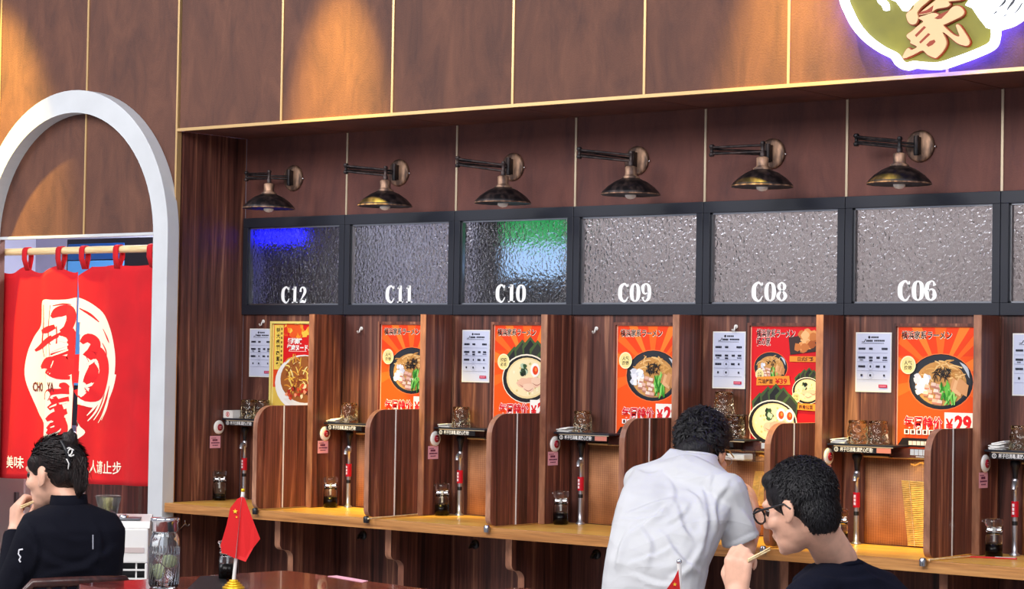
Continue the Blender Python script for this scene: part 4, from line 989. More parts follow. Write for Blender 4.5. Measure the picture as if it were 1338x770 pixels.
for x in (-1.845, -1.625, -1.395, -1.238, -1.015, -.80):
    y = wav(x, 1.76); m = MB(); path = [(y - .002, 1.752), (NY - .0185, 1.80), (NY - .019, PZ)] + [(NY - .019 * cos(a), PZ + .019 * sin(a)) for a in (pi * k / 6 for k in range(1, 6))] + [(NY + .019, PZ), (NY + .018, 1.80), (y + .004, 1.752)]
    vs = [(x + d, p[0], p[1]) for d in (-.017, .017) for p in path]; n = len(path)
    o = m.add(vs, [(k, k + 1, n + k + 1, n + k) for k in range(n - 1)], 0, True).build('tab', MT['noren'], t); s = o.modifiers.new('solid', 'SOLIDIFY'); s.thickness = .0016
tag(MB().tube([(-1.80, NY, PZ), (-.66, NY, PZ)], .0160, 14).build('curtain_pole', MT['pole']), 'pale bamboo pole carrying the red curtain across the arch', 'pole')

def printed(polys, c, lay, name, parent_sel=None, cell=.018):
    """flat red/white print that follows the hanging cloth; polys = [(verts2d in X,Z, faces)]; one mesh per curtain half"""
    for side, par in ((0, left), (1, right)):
        bm = bmesh.new()
        for vs, fs in polys:
            V = [bm.verts.new((x, 0, z)) for x, z in vs]
            for f in fs:
                if len(set(f)) >= 3:
                    try: bm.faces.new([V[i] for i in f])
                    except ValueError: pass
        bmesh.ops.triangulate(bm, faces=[f for f in bm.faces if len(f.verts) > 4])
        if cell:
            xs = [v.co.x for v in bm.verts]; zs = [v.co.z for v in bm.verts]
            if xs:
                x = min(xs) + cell
                while x < max(xs): bmesh.ops.bisect_plane(bm, geom=bm.verts[:] + bm.edges[:] + bm.faces[:], plane_co=(x, 0, 0), plane_no=(1, 0, 0)); x += cell
                z = min(zs) + cell * 3
                while z < max(zs): bmesh.ops.bisect_plane(bm, geom=bm.verts[:] + bm.edges[:] + bm.faces[:], plane_co=(0, 0, z), plane_no=(0, 0, 1)); z += cell * 3
        lim = SLX - .001
        bmesh.ops.bisect_plane(bm, geom=bm.verts[:] + bm.edges[:] + bm.faces[:], plane_co=(lim, 0, 0), plane_no=(1, 0, 0), clear_outer=(side == 0), clear_inner=(side == 1))
        if side: 
            kill = [f for f in bm.faces if f.calc_center_median().x < SLX + gap(f.calc_center_median().z)]
            bmesh.ops.delete(bm, geom=kill, context='FACES')
        if bm.faces:
            bm.verts.index_update()
            m = MB(); m.add([(v.co.x, wav(v.co.x, v.co.z) - .0022 - .0007 * lay, v.co.z) for v in bm.verts], [tuple(v.index for v in f.verts) for f in bm.faces], 0, True)
            m.build(name, c, par)
        bm.free()
def N(x, y):                  # from the enlarged view of the emblem to the cloth's plane
    p = onY(x / 3.347, 370 + y / 3.347, NY); return (p.x, p.z)
def nst(st, k=1.0): 
    v, f = vstroke([(x, y, w * k) for x, y, w in st], 5); return ([N(x, y) for x, y in v], f)
blobp = [(186, 82), (205, 72), (240, 74), (290, 72), (345, 64), (400, 92), (455, 142), (490, 205), (508, 290), (510, 360), (500, 430), (478, 455), (430, 520), (395, 545), (345, 530), (338, 570), (352, 620), (372, 655), (335, 692), (300, 700), (240, 700), (200, 690), (198, 610), (160, 565), (128, 490), (108, 400), (118, 310), (145, 235), (178, 185), (182, 130)]
bl = [N(x, y) for x, y, _ in crom([(x, y, 0) for x, y in blobp], 4, True)]
CL_W = mat('cream_print_on_cloth', (240, 228, 212), .85); CL_R = mat('red_print_on_cloth', (214, 14, 30), .85); CL_D = mat('dark_print_on_cloth', (110, 24, 24), .85)
printed([(bl, [tuple(range(len(bl)))])], CL_W, 0, 'emblem_ground')
printed([nst(s) for s in ([(508, 400, 10), (492, 470, 10), (455, 560, 7), (420, 612, 3)], [(480, 440, 12), (450, 520, 9), (400, 600, 3)], [(495, 420, 8), (470, 540, 9), (440, 600, 3)], [(440, 500, 12), (410, 560, 8), (380, 604, 3)], [(420, 520, 10), (395, 556, 7), (378, 580, 3)])], CL_W, 0, 'brush_streak', cell=0)
red = [[(212, 96, 30), (208, 190, 26), (204, 260, 34), (214, 322, 24)], [(148, 296, 8), (190, 270, 20), (240, 238, 18)], [(182, 212, 12), (215, 205, 22), (250, 190, 14)],
       [(236, 150, 10), (262, 128, 34), (300, 118, 34), (314, 150, 34), (298, 196, 28), (270, 214, 14)], [(238, 190, 30), (240, 245, 28), (244, 268, 22)], [(300, 215, 44), (318, 245, 40), (316, 310, 34), (300, 330, 20)], [(236, 322, 20), (280, 304, 16), (318, 296, 16)], [(225, 250, 10), (270, 225, 14), (312, 205, 20)],
       [(178, 370, 10), (215, 352, 40), (262, 360, 66), (308, 358, 60), (330, 330, 40)], [(210, 385, 14), (255, 408, 18), (310, 415, 12)], [(250, 370, 40), (290, 380, 40), (320, 375, 30)],
       [(360, 262, 14), (385, 240, 30), (412, 262, 30), (404, 300, 36)], [(350, 300, 30), (356, 380, 60), (348, 450, 36), (380, 496, 34), (420, 474, 54), (450, 400, 46), (448, 340, 44), (415, 305, 44), (385, 330, 40)], [(392, 350, 20), (400, 400, 40), (372, 450, 30)],
       [(262, 446, 10), (280, 450, 24), (303, 462, 18)], [(212, 512, 16), (224, 480, 24), (262, 474, 18), (306, 470, 26)], [(222, 550, 14), (262, 520, 20), (306, 506, 16)], [(238, 500, 22), (262, 560, 28), (250, 620, 34), (214, 660, 10)], [(212, 600, 12), (246, 578, 24), (296, 560, 18)], [(216, 640, 12), (250, 612, 24), (290, 600, 18)], [(262, 590, 26), (286, 640, 30), (250, 680, 14)], [(350, 110, 3), (390, 136, 8), (426, 170, 3)], [(444, 200, 2), (470, 240, 6), (482, 262, 2)], [(440, 262, 2), (462, 294, 6), (468, 318, 2)], [(240, 100, 2), (280, 92, 5), (310, 94, 2)]]
printed([nst(s, 1.3) for s in red], CL_R, 1, 'emblem_character', cell=0)
for st_ in ([(432, 344, 9), (434, 372, 13), (410, 430, 13), (372, 452, 12), (362, 430, 12), (378, 372, 13), (405, 338, 12), (432, 344, 9)], [(232, 300, 8), (262, 282, 12), (300, 268, 8)], [(236, 320, 5), (270, 304, 8), (305, 290, 5)], [(262, 240, 22), (290, 250, 20), (296, 254, 10)], [(300, 160, 14), (305, 185, 26), (312, 195, 10)], [(228, 610, 4), (250, 600, 7), (262, 596, 3)], [(228, 632, 4), (252, 622, 7), (268, 616, 3)], [(226, 545, 4), (256, 530, 8), (300, 520, 6)]): printed([nst(st_)], CL_W, 2, 'emblem_highlight', cell=0)
def ntext(s, px, py, size, c, b, wid=None):
    vs, fs = text2d(s, b); p = onY(px, py, NY); x0 = min(q[0] for q in vs); x1 = max(q[0] for q in vs); kx = wid / (x1 - x0)
    printed([([(p.x + (x - x0) * kx, p.z + y * size) for x, y in vs], fs)], c, 3, 'lettering', cell=.009)
ntext('CHO', 40.5, 511, .056, CL_D, .03, .090); ntext('YA', 65, 511.5, .056, CL_D, .03, .042)
ntext('美味', 11, 610, .060, CL_W, .012, .103); ntext('人请止步', 115, 616.5, .060, CL_W, .012, .205)

# ================================================================== DINING TABLES AND WHAT STANDS ON THEM
def table(name, lab, corner, rot, w, d, z=.75):
    """rounded mahogany top on a black pedestal; corner = far left corner, w along the wall, d towards the hall"""
    R = Matrix.Translation((corner[0], corner[1], 0)) @ Matrix.Rotation(rot, 4, 'Z')
    c = R @ Vector((w / 2, -d / 2, 0)); t = thing('dining_table', lab, 'table', c, 'dining tables')
    r = .03; pts = []
    for cx, cy, a0 in ((w - r, -r, 0), (r, -r, pi / 2), (r, -d + r, pi), (w - r, -d + r, 1.5 * pi)):
        pts += [(cx + r * cos(a0 + pi / 2 * k / 5), cy + r * sin(a0 + pi / 2 * k / 5)) for k in range(6)]
    MB(R).prism(pts, z - .032, z, 'Z').build('table_top', MT['mahogany'], t, .003)
    MB(R).lathe([(.21, 0), (.21, .012), (.05, .03), (.032, .05), (.032, z - .06), (.09, z - .034)], (w / 2, -d / 2, 0), n=24).build('pedestal', MT['black'], t)
    return R
table('dining_table', 'glossy mahogany table with the red flag and water jar on it', (1.765, -2.15), radians(-9), .74, .72)
table('dining_table', 'mahogany table in front of the man in the navy shirt', (2.55, -2.02), radians(-9), .55, .66)
table('dining_table', 'mahogany table nearest the photographer with a second small red flag', (3.55, -3.1), radians(-9), .75, .7)

p = onZ(214, 767, .7515); t = thing('water_jar', 'clear ribbed glass jar of water with lemon slices and steel lid', 'jar', p)
R = .040
MB().lathe([(.001, 0), (R * .94, 0), (R, .005), (R, .115), (R * .98, .130), (R * .86, .144), (R * .80, .148), (R * .80, .156), (R * .76, .156), (R * .76, .147), (R * .82, .141), (R * .94, .128), (R * .955, .113), (R * .955, .006), (.001, .005)], p, n=32).build('glass_wall', MT['clear'], t)
rb = MB()
for k in range(26):
    a = 2 * pi * k / 26; rb.tube([p + Vector((R * cos(a + d * .5), R * sin(a + d * .5), .008 + .1 * d)) for d in (0, .33, .66, 1)], .0016, 4)
o = rb.build('ribs', MT['clear'], t)
MB().lathe([(.001, .0055), (R * .95, .0055), (R * .95, .086), (.001, .086)], p, n=28).build('water', glass('water', (246, 250, 255), 0, 1.33), t)
for dx, dz, rx in ((.014, .068, 0), (-.012, .034, 1)):
    c = p + _r * dx - _f * (.012 - .02 * rx) + _u * dz; m = MB(); ax = -_f + _r * (.35 - 1.2 * rx) + _u * .25; m.lathe([(.001, -.002), (.017, -.002), (.0185, 0), (.017, .002), (.001, .002)], c, ax, 16)
    m.build('lemon_slice', mat('lemon_flesh', (226, 230, 170), .4, vary=.08, vscale=120), t)
MB().lathe([(R * .84, .150), (R * .90, .151), (R * .90, .176), (R * .98, .178), (R * .98, .186), (R * .88, .188), (.001, .188)], p, n=32).build('lid', MT['chrome'], t)
bottle(onZ(297, 757, .7505), 'glass soy sauce bottle standing on the mahogany table beside the flag', grp=None, s=.86, fill=.05)
P = [onZ(x, y, .7503) for x, y in ((262, 754), (293, 753), (303, 775), (240, 775))]
m = MB(); m.prism([(q.x, q.y) for q in P], .7503, .7525, 'Z'); tag(m.build('placemat', MT['black_plastic']), 'black placemat under the flag on the mahogany table', 'placemat')
P = [onZ(x, y, .7503) for x, y in ((428, 753.5), (440, 752.5), (481, 759.5), (474, 761.5))]
tag(MB().prism([(q.x, q.y) for q in P], .7503, .7512, 'Z').build('paper_slip', MT['pink']), 'thin pale paper slip lying at the back edge of the mahogany table', 'paper')

def flag(base, tip, outline_l, outline_r, lab, sc=1, stars=()):
    """small desk flag: gold stepped stand, white stick, cloth hanging in two folds"""
    t = thing('desk_flag', lab, 'flag', base)
    g = mat('gilded_stand', (226, 176, 30), .3, .6); m = MB()
    for k in range(4): m.lathe([(.030 * sc - .006 * sc * k, .006 * sc * k), (.030 * sc - .006 * sc * k, .006 * sc * k + .0045 * sc), (.024 * sc - .006 * sc * k, .006 * sc * k + .006 * sc)], base, n=18)
    m.build('stand', g, t)
    MB().tube([base + Vector((0, 0, .02 * sc)), tip], .0048 * sc, 10).build('stick', MT['white_plastic'], t)
    MB().ball(tip + Vector((0, 0, .004)), .006 * sc, 10).build('tip', g if sc >= 1 else MT['chrome'], t)
    fc = mat('red_flag_silk', (226, 20, 24), .55, sheen=.2)
    for nm, ol, dy in (('left_fold', outline_l, -.012), ('right_fold', outline_r, .010)):
        if not ol: continue
        m = MB(); d = (base - CAM).dot(FW); q = [dep(x, y, d) + _f * dy * (abs(x - ol[0][0]) / 20) - _f * .009 for x, y in ol]; n = len(q)
        nr = _f * .0016; m.add([v for v in q] + [v + nr for v in q], [tuple(range(n)), tuple(range(2 * n - 1, n - 1, -1))] + [(k, (k + 1) % n, (k + 1) % n + n, k + n) for k in range(n)])
        fo = m.build(nm, fc, t)
        for sx, sy, sr, sd in stars:
            if (nm == 'left_fold') == (sd == 0):
                c = dep(sx, sy, d) - _f * .0125 + _f * dy * (abs(sx - ol[0][0]) / 20); sm = MB(); pts = [c + (_r * cos(pi / 2 + pi * k / 5) + _u * sin(pi / 2 + pi * k / 5)) * (sr if k % 2 == 0 else sr * .4) for k in range(10)]
                sm.add(pts + [v + _f * .0012 for v in pts], [tuple(range(10)), tuple(range(19, 9, -1))]).build('star', pm((250, 214, 60)), fo)
b = onZ(305, 769, .7525); db = (b - CAM).dot(FW)
def z4(x, y): return (110 + x / 5.575, 640 + y / 5.575)
flag(b, dep(317.5, 643, db), [z4(*q) for q in ((1150, 50), (1120, 65), (1070, 130), (1045, 250), (1002, 400), (1008, 455), (1050, 470), (1105, 500))], [z4(*q) for q in ((1152, 50), (1172, 60), (1196, 130), (1240, 250), (1281, 360), (1232, 425), (1178, 525), (1108, 500))], 'small red flag with gold stars on a gilded stand on the mahogany table', 1, ((308.3, 668, .007, 0), (310, 675.5, .003, 0)))
d2 = 4.35; tp = dep(887.5, 737, d2); b2 = Vector((tp.x + .01, tp.y, .7505))
flag(b2, tp, [(886, 744), (880, 756), (868, 772), (866, 790), (876, 800), (890, 790)], None, 'second small red flag on a silver-tipped stick in front of the man in white', .9, ((881, 763, .004, 0),))

# ================================================================== AIR COOLER AND FOOD TUB NEAR THE ARCH
MM = Matrix.Translation(Vector((dep(162, 670, 8.75).x, dep(162, 670, 8.75).y, 0))) @ Matrix.Rotation(YAW + .10, 4, 'Z')
zt = dep(175, 687, 8.75).z
t = thing('air_cooler', 'white portable air cooler with dark control panel behind the seated woman', 'appliance', MM.translation)
m = MB(MM); w0, w1 = -.16, .095
m.box(w0, w1, .0, .26, zt - .145, zt - .012); m.box(w0, w1, .0, .26, .03, zt - .36)
m.box(w0, w0 + .018, 0, .26, zt - .36, zt - .145); m.box(w1 - .012, w1, 0, .26, zt - .36, zt - .145); m.box(w0, w1, .06, .26, zt - .36, zt - .145)
m.build('body', MT['white_plastic'], t, .006)
m = MB(MM); m.prism([(0, zt - .012), (.03, zt + .014), (.22, zt + .030), (.26, zt - .012)], w0 - .002, w1 + .004, 'X'); m.build('top_cover', MT['white_plastic'], t, .006)
m = MB(MM); m.box(-.05, .06, .035, .14, zt + .0165, zt + .024); cp = m.build('control_panel', MT['grey_plastic'], t, .002)
m = MB(MM); m.lathe([(.018, .0), (.018, .008), (.012, .012)], (-.005, .075, zt + .024), n=16); m.build('knob', MT['chrome'], cp)
m = MB(MM); m.box(-.06, .08, -.004, -.0005, zt - .105, zt - .085); m.build('vent_slot', mat('pale_mauve_strip', (206, 190, 186), .4), t)
m = MB(MM); m.box(w0 + .02, w1 - .014, .055, .0595, zt - .358, zt - .147); m.build('dark_intake', MT['black_plastic'], t)
for k in range(6):
    m = MB(MM); z = zt - .172 - .034 * k; m.box(w0 + .018, w1 - .012, .004, .016, z - .003, z + .003); m.build('grille_bar', MT['white_plastic'], t)
for x in (-.09, -.02, .05):
    m = MB(MM); m.box(x - .003, x + .003, .017, .024, zt - .36, zt - .145); m.build('grille_upright', MT['white_plastic'], t)
tb = MM @ Vector((-.07, .13, zt + .026)); t = thing('food_tub', 'clear plastic tub of pale yellow food on the white air cooler', 'tub', tb)
MB().lathe([(.030, 0), (.034, .004), (.050, .075), (.054, .078), (.050, .080), (.032, .006), (.001, .005)], tb, n=20).build('tub', glass('frosted_plastic', (245, 245, 245), .25, 1.3), t)
m = MB()
for _ in range(40):
    a = random.uniform(0, 2 * pi); q = random.uniform(0, .034); m.ball(tb + Vector((q * cos(a), q * sin(a), random.uniform(.012, .056))), .008, 6)
o = m.build('food', mat('pale_yellow_food', (238, 222, 150), .5, vary=.15, vscale=80), t); o['kind'] = 'stuff'

# ================================================================== PEOPLE
class Flesh(MB):
    """overlapping closed solids that are fused into one surface"""
    def cap(s, a, ra, b, rb, n=14, flat=False):
        a, b = Vector(a), Vector(b); d = b - a; L = d.length; d.normalize()
        k = 4; pr = [(max(.0004, ra * sin(pi / 2 * j / k)), -ra * cos(pi / 2 * j / k)) for j in range(k + 1)]
        if flat: pr += [(rb, L), (.0004, L)]
        else: pr += [(max(.0004, rb * cos(pi / 2 * j / k)), L + rb * sin(pi / 2 * j / k)) for j in range(k + 1)]
        return s.lathe(pr, a, d, n)
    def ell(s, c, ex, ey, ez, n=18):
        c = Vector(c); b = MB().ball((0, 0, 0), 1, n); s.add([c + ex * v.x + ey * v.y + ez * v.z for v in b.v], b.f, 0, True); return s
    def loft(s, secs, n=24, power=2.6):
        vs = []
        for c, u, w in secs:
            for k in range(n):
                a = 2 * pi * k / n; cx = abs(cos(a)) ** (2 / power) * (1 if cos(a) >= 0 else -1); sx = abs(sin(a)) ** (2 / power) * (1 if sin(a) >= 0 else -1)
                vs.append(Vector(c) + u * cx + w * sx)
        fs = [tuple(range(n - 1, -1, -1)), tuple(range(len(vs) - n, len(vs)))]
        for i in range(len(secs) - 1):
            for k in range(n): fs.append((i * n + k, i * n + (k + 1) % n, (i + 1) * n + (k + 1) % n, (i + 1) * n + k))
        return s.add(vs, fs, 0, True)
    def chain(s, pts):
        for (a, ra), (b, rb) in zip(pts, pts[1:]): s.cap(a, ra, b, rb)
        return s

def organic(fl, name, m, parent, voxel=.008, smooth=6, disp=None, extra=None, ridge=None, folds=None):
    me = bpy.data.meshes.new('tmp'); me.from_pydata(fl.v, [], fl.f); me.update()
    bm = bmesh.new(); bm.from_mesh(me); bmesh.ops.recalc_face_normals(bm, faces=bm.faces[:]); bm.to_mesh(me); bm.free()
    ob = bpy.data.objects.new('tmp', me); COL.objects.link(ob)
    r = ob.modifiers.new('r', 'REMESH'); r.mode = 'VOXEL'; r.voxel_size = voxel
    if disp:
        for sc_, st in disp:
            tx = bpy.data.textures.new('wrinkle', 'CLOUDS'); tx.noise_scale = sc_; tx.noise_depth = 2
            d = ob.modifiers.new('d', 'DISPLACE'); d.texture = tx; d.strength = st; d.mid_level = .5; d.texture_coords = 'GLOBAL'
    if ridge:
        tx = bpy.data.textures.new('fold', 'MUSGRAVE'); tx.musgrave_type = 'RIDGED_MULTIFRACTAL'; tx.noise_scale = ridge[0]; tx.octaves = 1.6
        d = ob.modifiers.new('d', 'DISPLACE'); d.texture = tx; d.strength = ridge[1]; d.mid_level = .6; d.texture_coords = 'GLOBAL'
    sm = ob.modifiers.new('s', 'SMOOTH'); sm.factor = .5; sm.iterations = smooth
    dg = bpy.context.evaluated_depsgraph_get(); em = ob.evaluated_get(dg).to_mesh()
    co_ = [v.co.copy() for v in em.vertices]
    if folds: crease(co_, [v.normal.copy() for v in em.vertices], folds)
    o = MB(); o.add(co_, [tuple(p.vertices) for p in em.polygons], 0, True)
    ob.evaluated_get(dg).to_mesh_clear(); bpy.data.objects.remove(ob)
    if extra: o.add(extra.v, extra.f, 0, True)
    return o.build(name, m, parent)

def crease(co_, nr_, folds):
    """press soft cloth folds into the side of a garment that faces the hall; folds = (measured polyline, height, width in pixels)"""
    V = np.array(co_) - np.array(CAM); zz = V @ np.array(FW)
    px = 669 + FOC * (V @ np.array(RT)) / zz; py = 385 - FOC * (V @ np.array(UP)) / zz
    Nn = np.array(nr_); face = np.clip(-(Nn @ np.array(FW)) * 1.6, 0, 1); H = np.zeros(len(co_))
    for pts, a, w in folds:
        P = np.array([(q[0], q[1]) for q in crom([(x, y) for x, y in pts], 5)]); L = len(P) - 1
        best = np.full(len(co_), 1e9); sg = np.zeros(len(co_)); tt = np.zeros(len(co_))
        for k in range(L):
            d = P[k + 1] - P[k]; l2 = d @ d + 1e-9; t = np.clip(((px - P[k, 0]) * d[0] + (py - P[k, 1]) * d[1]) / l2, 0, 1)
            ex, ey = px - P[k, 0] - t * d[0], py - P[k, 1] - t * d[1]; q = np.hypot(ex, ey); m = q < best
            best[m] = q[m]; sg[m] = (d[0] * ey - d[1] * ex)[m]; tt[m] = ((k + t) / L)[m]
        taper = np.sin(np.pi * np.clip(tt * .9 + .05, 0, 1)) ** .6
        H += a * taper * np.where(sg > 0, np.exp(-(best / w) ** 2), np.exp(-(best / (w * .45)) ** 2) - .45 * np.exp(-((best - w * .9) / (w * .6)) ** 2))
    H *= face
    for k in np.nonzero(np.abs(H) > 1e-5)[0]: co_[k] += nr_[k] * float(H[k])

def ortho(f, up=Vector((0, 0, 1))):
    f = f.normalized(); l = up.cross(f).normalized(); u = f.cross(l).normalized(); return f, l, u

def head(fl, c, f, neck_base, s=1., neck_r=.052):
    """skull, face, ears and neck; returns the frame"""
    f, l, u = ortho(f); P = lambda a, b, z: c + f * (a * s) + l * (b * s) + u * (z * s)
    E = lambda p, rx, ry, rz: fl.ell(p, l * rx * s, f * ry * s, u * rz * s)
    E(P(-.012, 0, .030), .076, .096, .090); E(P(.022, 0, -.025), .063, .074, .088)
    E(P(.045, 0, -.080), .044, .046, .040); E(P(.073, 0, -.103), .022, .020, .016)
    fl.cap(P(.092, 0, .010), .0095 * s, P(.108, 0, -.028), .0135 * s); E(P(.098, .012, -.034), .008, .010, .008); E(P(.098, -.012, -.034), .008, .010, .008)
    fl.cap(P(.080, -.034, .022), .012 * s, P(.080, .034, .022), .012 * s)
    E(P(.090, 0, -.060), .022, .010, .006); E(P(.087, 0, -.070), .019, .010, .007)
    for k in (1, -1):
        E(P(.058, k * .045, -.030), .022, .024, .022)
        fl.ell(P(-.004, k * .079, -.012), l * .0085 * s + f * (-.006 * k * k) * s, f * .019 * s, u * .032 * s); E(P(.004, k * .076, -.036), .008, .011, .013)
    fl.cap(P(-.030, 0, -.055), neck_r * s, neck_base, neck_r * 1.12)
    return f, l, u, P

def eyes(P, parent, s=1.):
    for k in (1, -1):
        o = MB().ball(P(.076, k * .031, .0), .0125 * s, 10).build('eye', MT['eye'], parent)

def hand(fl, w, d, n, t, s=1., curl=(1.2, 1.3, 1.35, 1.4), thumb=.5):
    """w wrist, d along the palm, n out of the palm, t towards the thumb"""
    d = d.normalized(); n = (n - d * n.dot(d)).normalized(); t = (t - d * t.dot(d) - n * t.dot(n)).normalized()
    off = (.028, .0095, -.0095, -.027); ln = (.93, 1.04, .97, .78)
    for j in range(4):
        k = w + d * (.082 + (.0, .004, .0, -.009)[j]) * s + t * off[j] * s
        fl.cap(w + t * off[j] * .55 * s, .0155 * s, k, .0115 * s); p = k; a = 0
        for m_, L in enumerate((.040, .026, .021)):
            a += curl[j] * (.62, 1.0, .75)[m_] * .75
            q = p + (d * cos(a) + n * sin(a)) * (L * ln[j] * s); fl.cap(p, (.0098, .0088, .0080)[m_] * s, q, (.0088, .0080, .0070)[m_] * s, 10); p = q
    p = w + d * .018 * s + t * .022 * s + n * .006 * s
    for m_, (L, dd) in enumerate(((.042, d * .62 + t * .62 + n * .45), (.030, d * .85 + t * (.35 - thumb * .6) + n * .45), (.024, d * .8 - t * thumb + n * .5))):
        q = p + dd.normalized() * L * s; fl.cap(p, (.0145, .0110, .0100)[m_] * s, q, (.0110, .0098, .0082)[m_] * s, 10); p = q

def tufts(mb, c, f, l, u, radii, n, L, cond, lift=.35, jit=.5, r=.0022, flow=None):
    """short tapered strands lying over the hair so that its outline is not smooth"""
    for _ in range(n):
        for _t in range(30):
            v = Vector((random.gauss(0, 1), random.gauss(0, 1), random.gauss(0, 1))).normalized()
            if cond(v): break
        else: continue
        p = c + l * (v.x * radii[0]) + f * (v.y * radii[1]) + u * (v.z * radii[2])
        nn = (l * v.x / radii[0] + f * v.y / radii[1] + u * v.z / radii[2]).normalized()
        g = (flow(v) if flow else -u * .8 - f * .2) + Vector((random.uniform(-jit, jit), random.uniform(-jit, jit), random.uniform(-jit, jit)))
        g = (g - nn * g.dot(nn)).normalized(); LL = L * random.uniform(.5, 1.2)
        a = p - nn * .003; b = p + g * LL * .5 + nn * LL * lift * .6; e = p + g * LL + nn * LL * lift * .55
        s_ = g.cross(nn).normalized() * r * 1.8
        mb.add([a + s_, a - s_, b + s_ * .8, b - s_ * .8, e], [(0, 1, 3, 2), (2, 3, 4)], 0, True)

def legs(name, parent, pel, tf, lat, m, knee_d=.40, knee_z=.47, hipw=.09, foot_d=.34):
    fl = Flesh(); sh = []
    fl.ell(pel, lat * .165, tf * .125, Vector((0, 0, .11)))
    for k in (1, -1):
        hip = pel + lat * hipw * k + Vector((0, 0, -.02)); kn = Vector((pel.x, pel.y, knee_z)) + tf * knee_d + lat * (hipw + .03) * k; an = Vector((pel.x, pel.y, .09)) + tf * foot_d + lat * (hipw + .03) * k
        fl.chain([(hip, .088), (kn, .060), (an, .048)]); sh.append(an)
    organic(fl, name, m, parent, .012, 5, [(.12, .012)])
    for an in sh:
        s = Flesh(); s.cap(an + Vector((0, 0, -.048)) - tf * .02, .040, an + Vector((0, 0, -.052)) + tf * .13, .036); s.box(0, 0, 0, 0, 0, 0) if False else None
        s.cap(an + Vector((0, 0, -.01)), .046, an + Vector((0, 0, -.045)), .042); organic(s, 'shoe', MT['shoe'], parent, .008, 3)
    return sh

def stool(pel, lab, z):
    t = thing('stool', lab, 'stool', (pel.x, pel.y, 0))
    c = Vector((pel.x, pel.y, 0)); MB().lathe([(.001, z - .05), (.165, z - .05), (.175, z - .04), (.175, z - .008), (.165, z), (.001, z)], c, n=28).build('seat', MT['wood2'], t)
    for k in range(4):
        a = pi / 4 + pi / 2 * k; MB().tube([c + Vector((.12 * cos(a), .12 * sin(a), z - .05)), c + Vector((.16 * cos(a), .16 * sin(a), .0))], .016, 8).build('leg', MT['black'], t)
    MB().tube([c + Vector((.147 * cos(2 * pi * k / 24), .147 * sin(2 * pi * k / 24), z * .32)) for k in range(24)], .008, 6, 0, True).build('foot_ring', MT['black'], t)

Z = Vector((0, 0, 1))
FOLDS_W = [([(917, 640), (923, 680), (916, 718)], .012, 7), ([(896, 642), (911, 653), (917, 673)], .009, 6), ([(822, 672), (855, 659), (882, 652)], .008, 6), ([(822, 700), (852, 680), (872, 663)], .009, 6), ([(868, 700), (887, 729), (913, 748)], .010, 7), ([(826, 736), (846, 731), (880, 716)], .008, 6),
           ([(830, 752), (858, 764), (880, 765)], .008, 6), ([(876, 758), (899, 743), (916, 716)], .010, 7), ([(826, 613), (846, 621), (864, 617)], .007, 6), ([(950, 634), (934, 659), (937, 690)], .010, 6), ([(969, 668), (980, 683), (988, 698)], .007, 5), ([(948, 715), (968, 706), (988, 697)], .004, 3), ([(930, 622), (927, 640), (930, 655)], .006, 4),
           ([(884, 660), (892, 690), (903, 705)], .008, 6), ([(835, 690), (850, 712), (846, 740)], .007, 7), ([(806, 740), (812, 715), (822, 690)], .009, 6), ([(870, 625), (880, 640), (878, 656)], .006, 6), ([(900, 660), (888, 676), (870, 684)], .007, 5)]
FOLDS_B = [([(30, 705), (70, 736), (122, 744)], .007, 8), ([(60, 752), (110, 740), (148, 716)], .008, 8), ([(40, 690), (50, 720), (40, 750)], .008, 7), ([(20, 735), (30, 752), (22, 770)], .006, 6), ([(126, 690), (132, 715), (120, 735)], .006, 7), ([(70, 690), (90, 704), (116, 706)], .005, 7)]
FOLDS_N = [([(1060, 752), (1100, 760), (1150, 756)], .006, 8), ([(1040, 765), (1062, 775), (1070, 790)], .007, 8), ([(1120, 735), (1140, 755), (1165, 765)], .006, 7)]
# ------------------------------------------------------------ man in the white T-shirt
tf = vd(.38, .92, 0); lat = vd(.92, -.38, 0)          # lat: his right
pel = dep(850, 838, 7.25)
t = thing('person', 'man in a white T-shirt leaning over the counter in the C08 booth, seen from behind', 'person', (pel.x, pel.y, 0))
nb = dep(907, 595, 7.53); hc = dep(918, 588, 7.62); hf = vd(.55, .80, -.42)
hipc = pel
secs = [(850, 850, 7.22, .150, .115, 0), (851, 790, 7.17, .150, .112, 0), (858, 735, 7.18, .150, .112, .02), (872, 690, 7.24, .165, .118, .03), (888, 652, 7.32, .178, .112, .05), (898, 622, 7.41, .165, .085, .06), (903, 603, 7.47, .085, .068, .05), (906, 590, 7.52, .064, .056, .05)]
def mk(secs, lat, tf, g=0):
    return [(dep(x, y, d), (lat - Z * tl * 2.2).normalized() * (w + g), (tf + Z * .0).normalized() * (h + g)) for x, y, d, w, h, tl in secs]
SL, SR = dep(840, 632, 7.46), dep(948, 645, 7.28)
EL, ER = dep(822, 690, 7.56), dep(972, 716, 7.30)
HL, HR = dep(885, 680, 7.86), dep(984, 690, 7.62)
b = Flesh(); b.loft(mk(secs, lat, tf, -.045)); f, l, u, P = head(b, hc, hf, nb, 1.02)
for S_, E_, H_ in ((SL, EL, HL), (SR, ER, HR)): b.chain([(S_, .042), (E_, .040), (H_, .028)])
hand(b, HR, vd(.10, .25, 1), vd(-1, .3, 0), vd(0, .6, .3), .96, (.5, .6, .9, 1.1)); hand(b, HL, vd(.8, .5, -.1), -Z, vd(-.3, 1, 0), .98, (.6, .6, .7, .7))
for k in (1, -1): b.chain([(pel + lat * .09 * k, .075), (Vector((pel.x, pel.y, .50)) + tf * .40 + lat * .12 * k, .05), (Vector((pel.x, pel.y, .10)) + tf * .34 + lat * .12 * k, .036)])
body = organic(b, 'body', MT['skin2'], t, .0062, 5); eyes(P, t, 1.02)
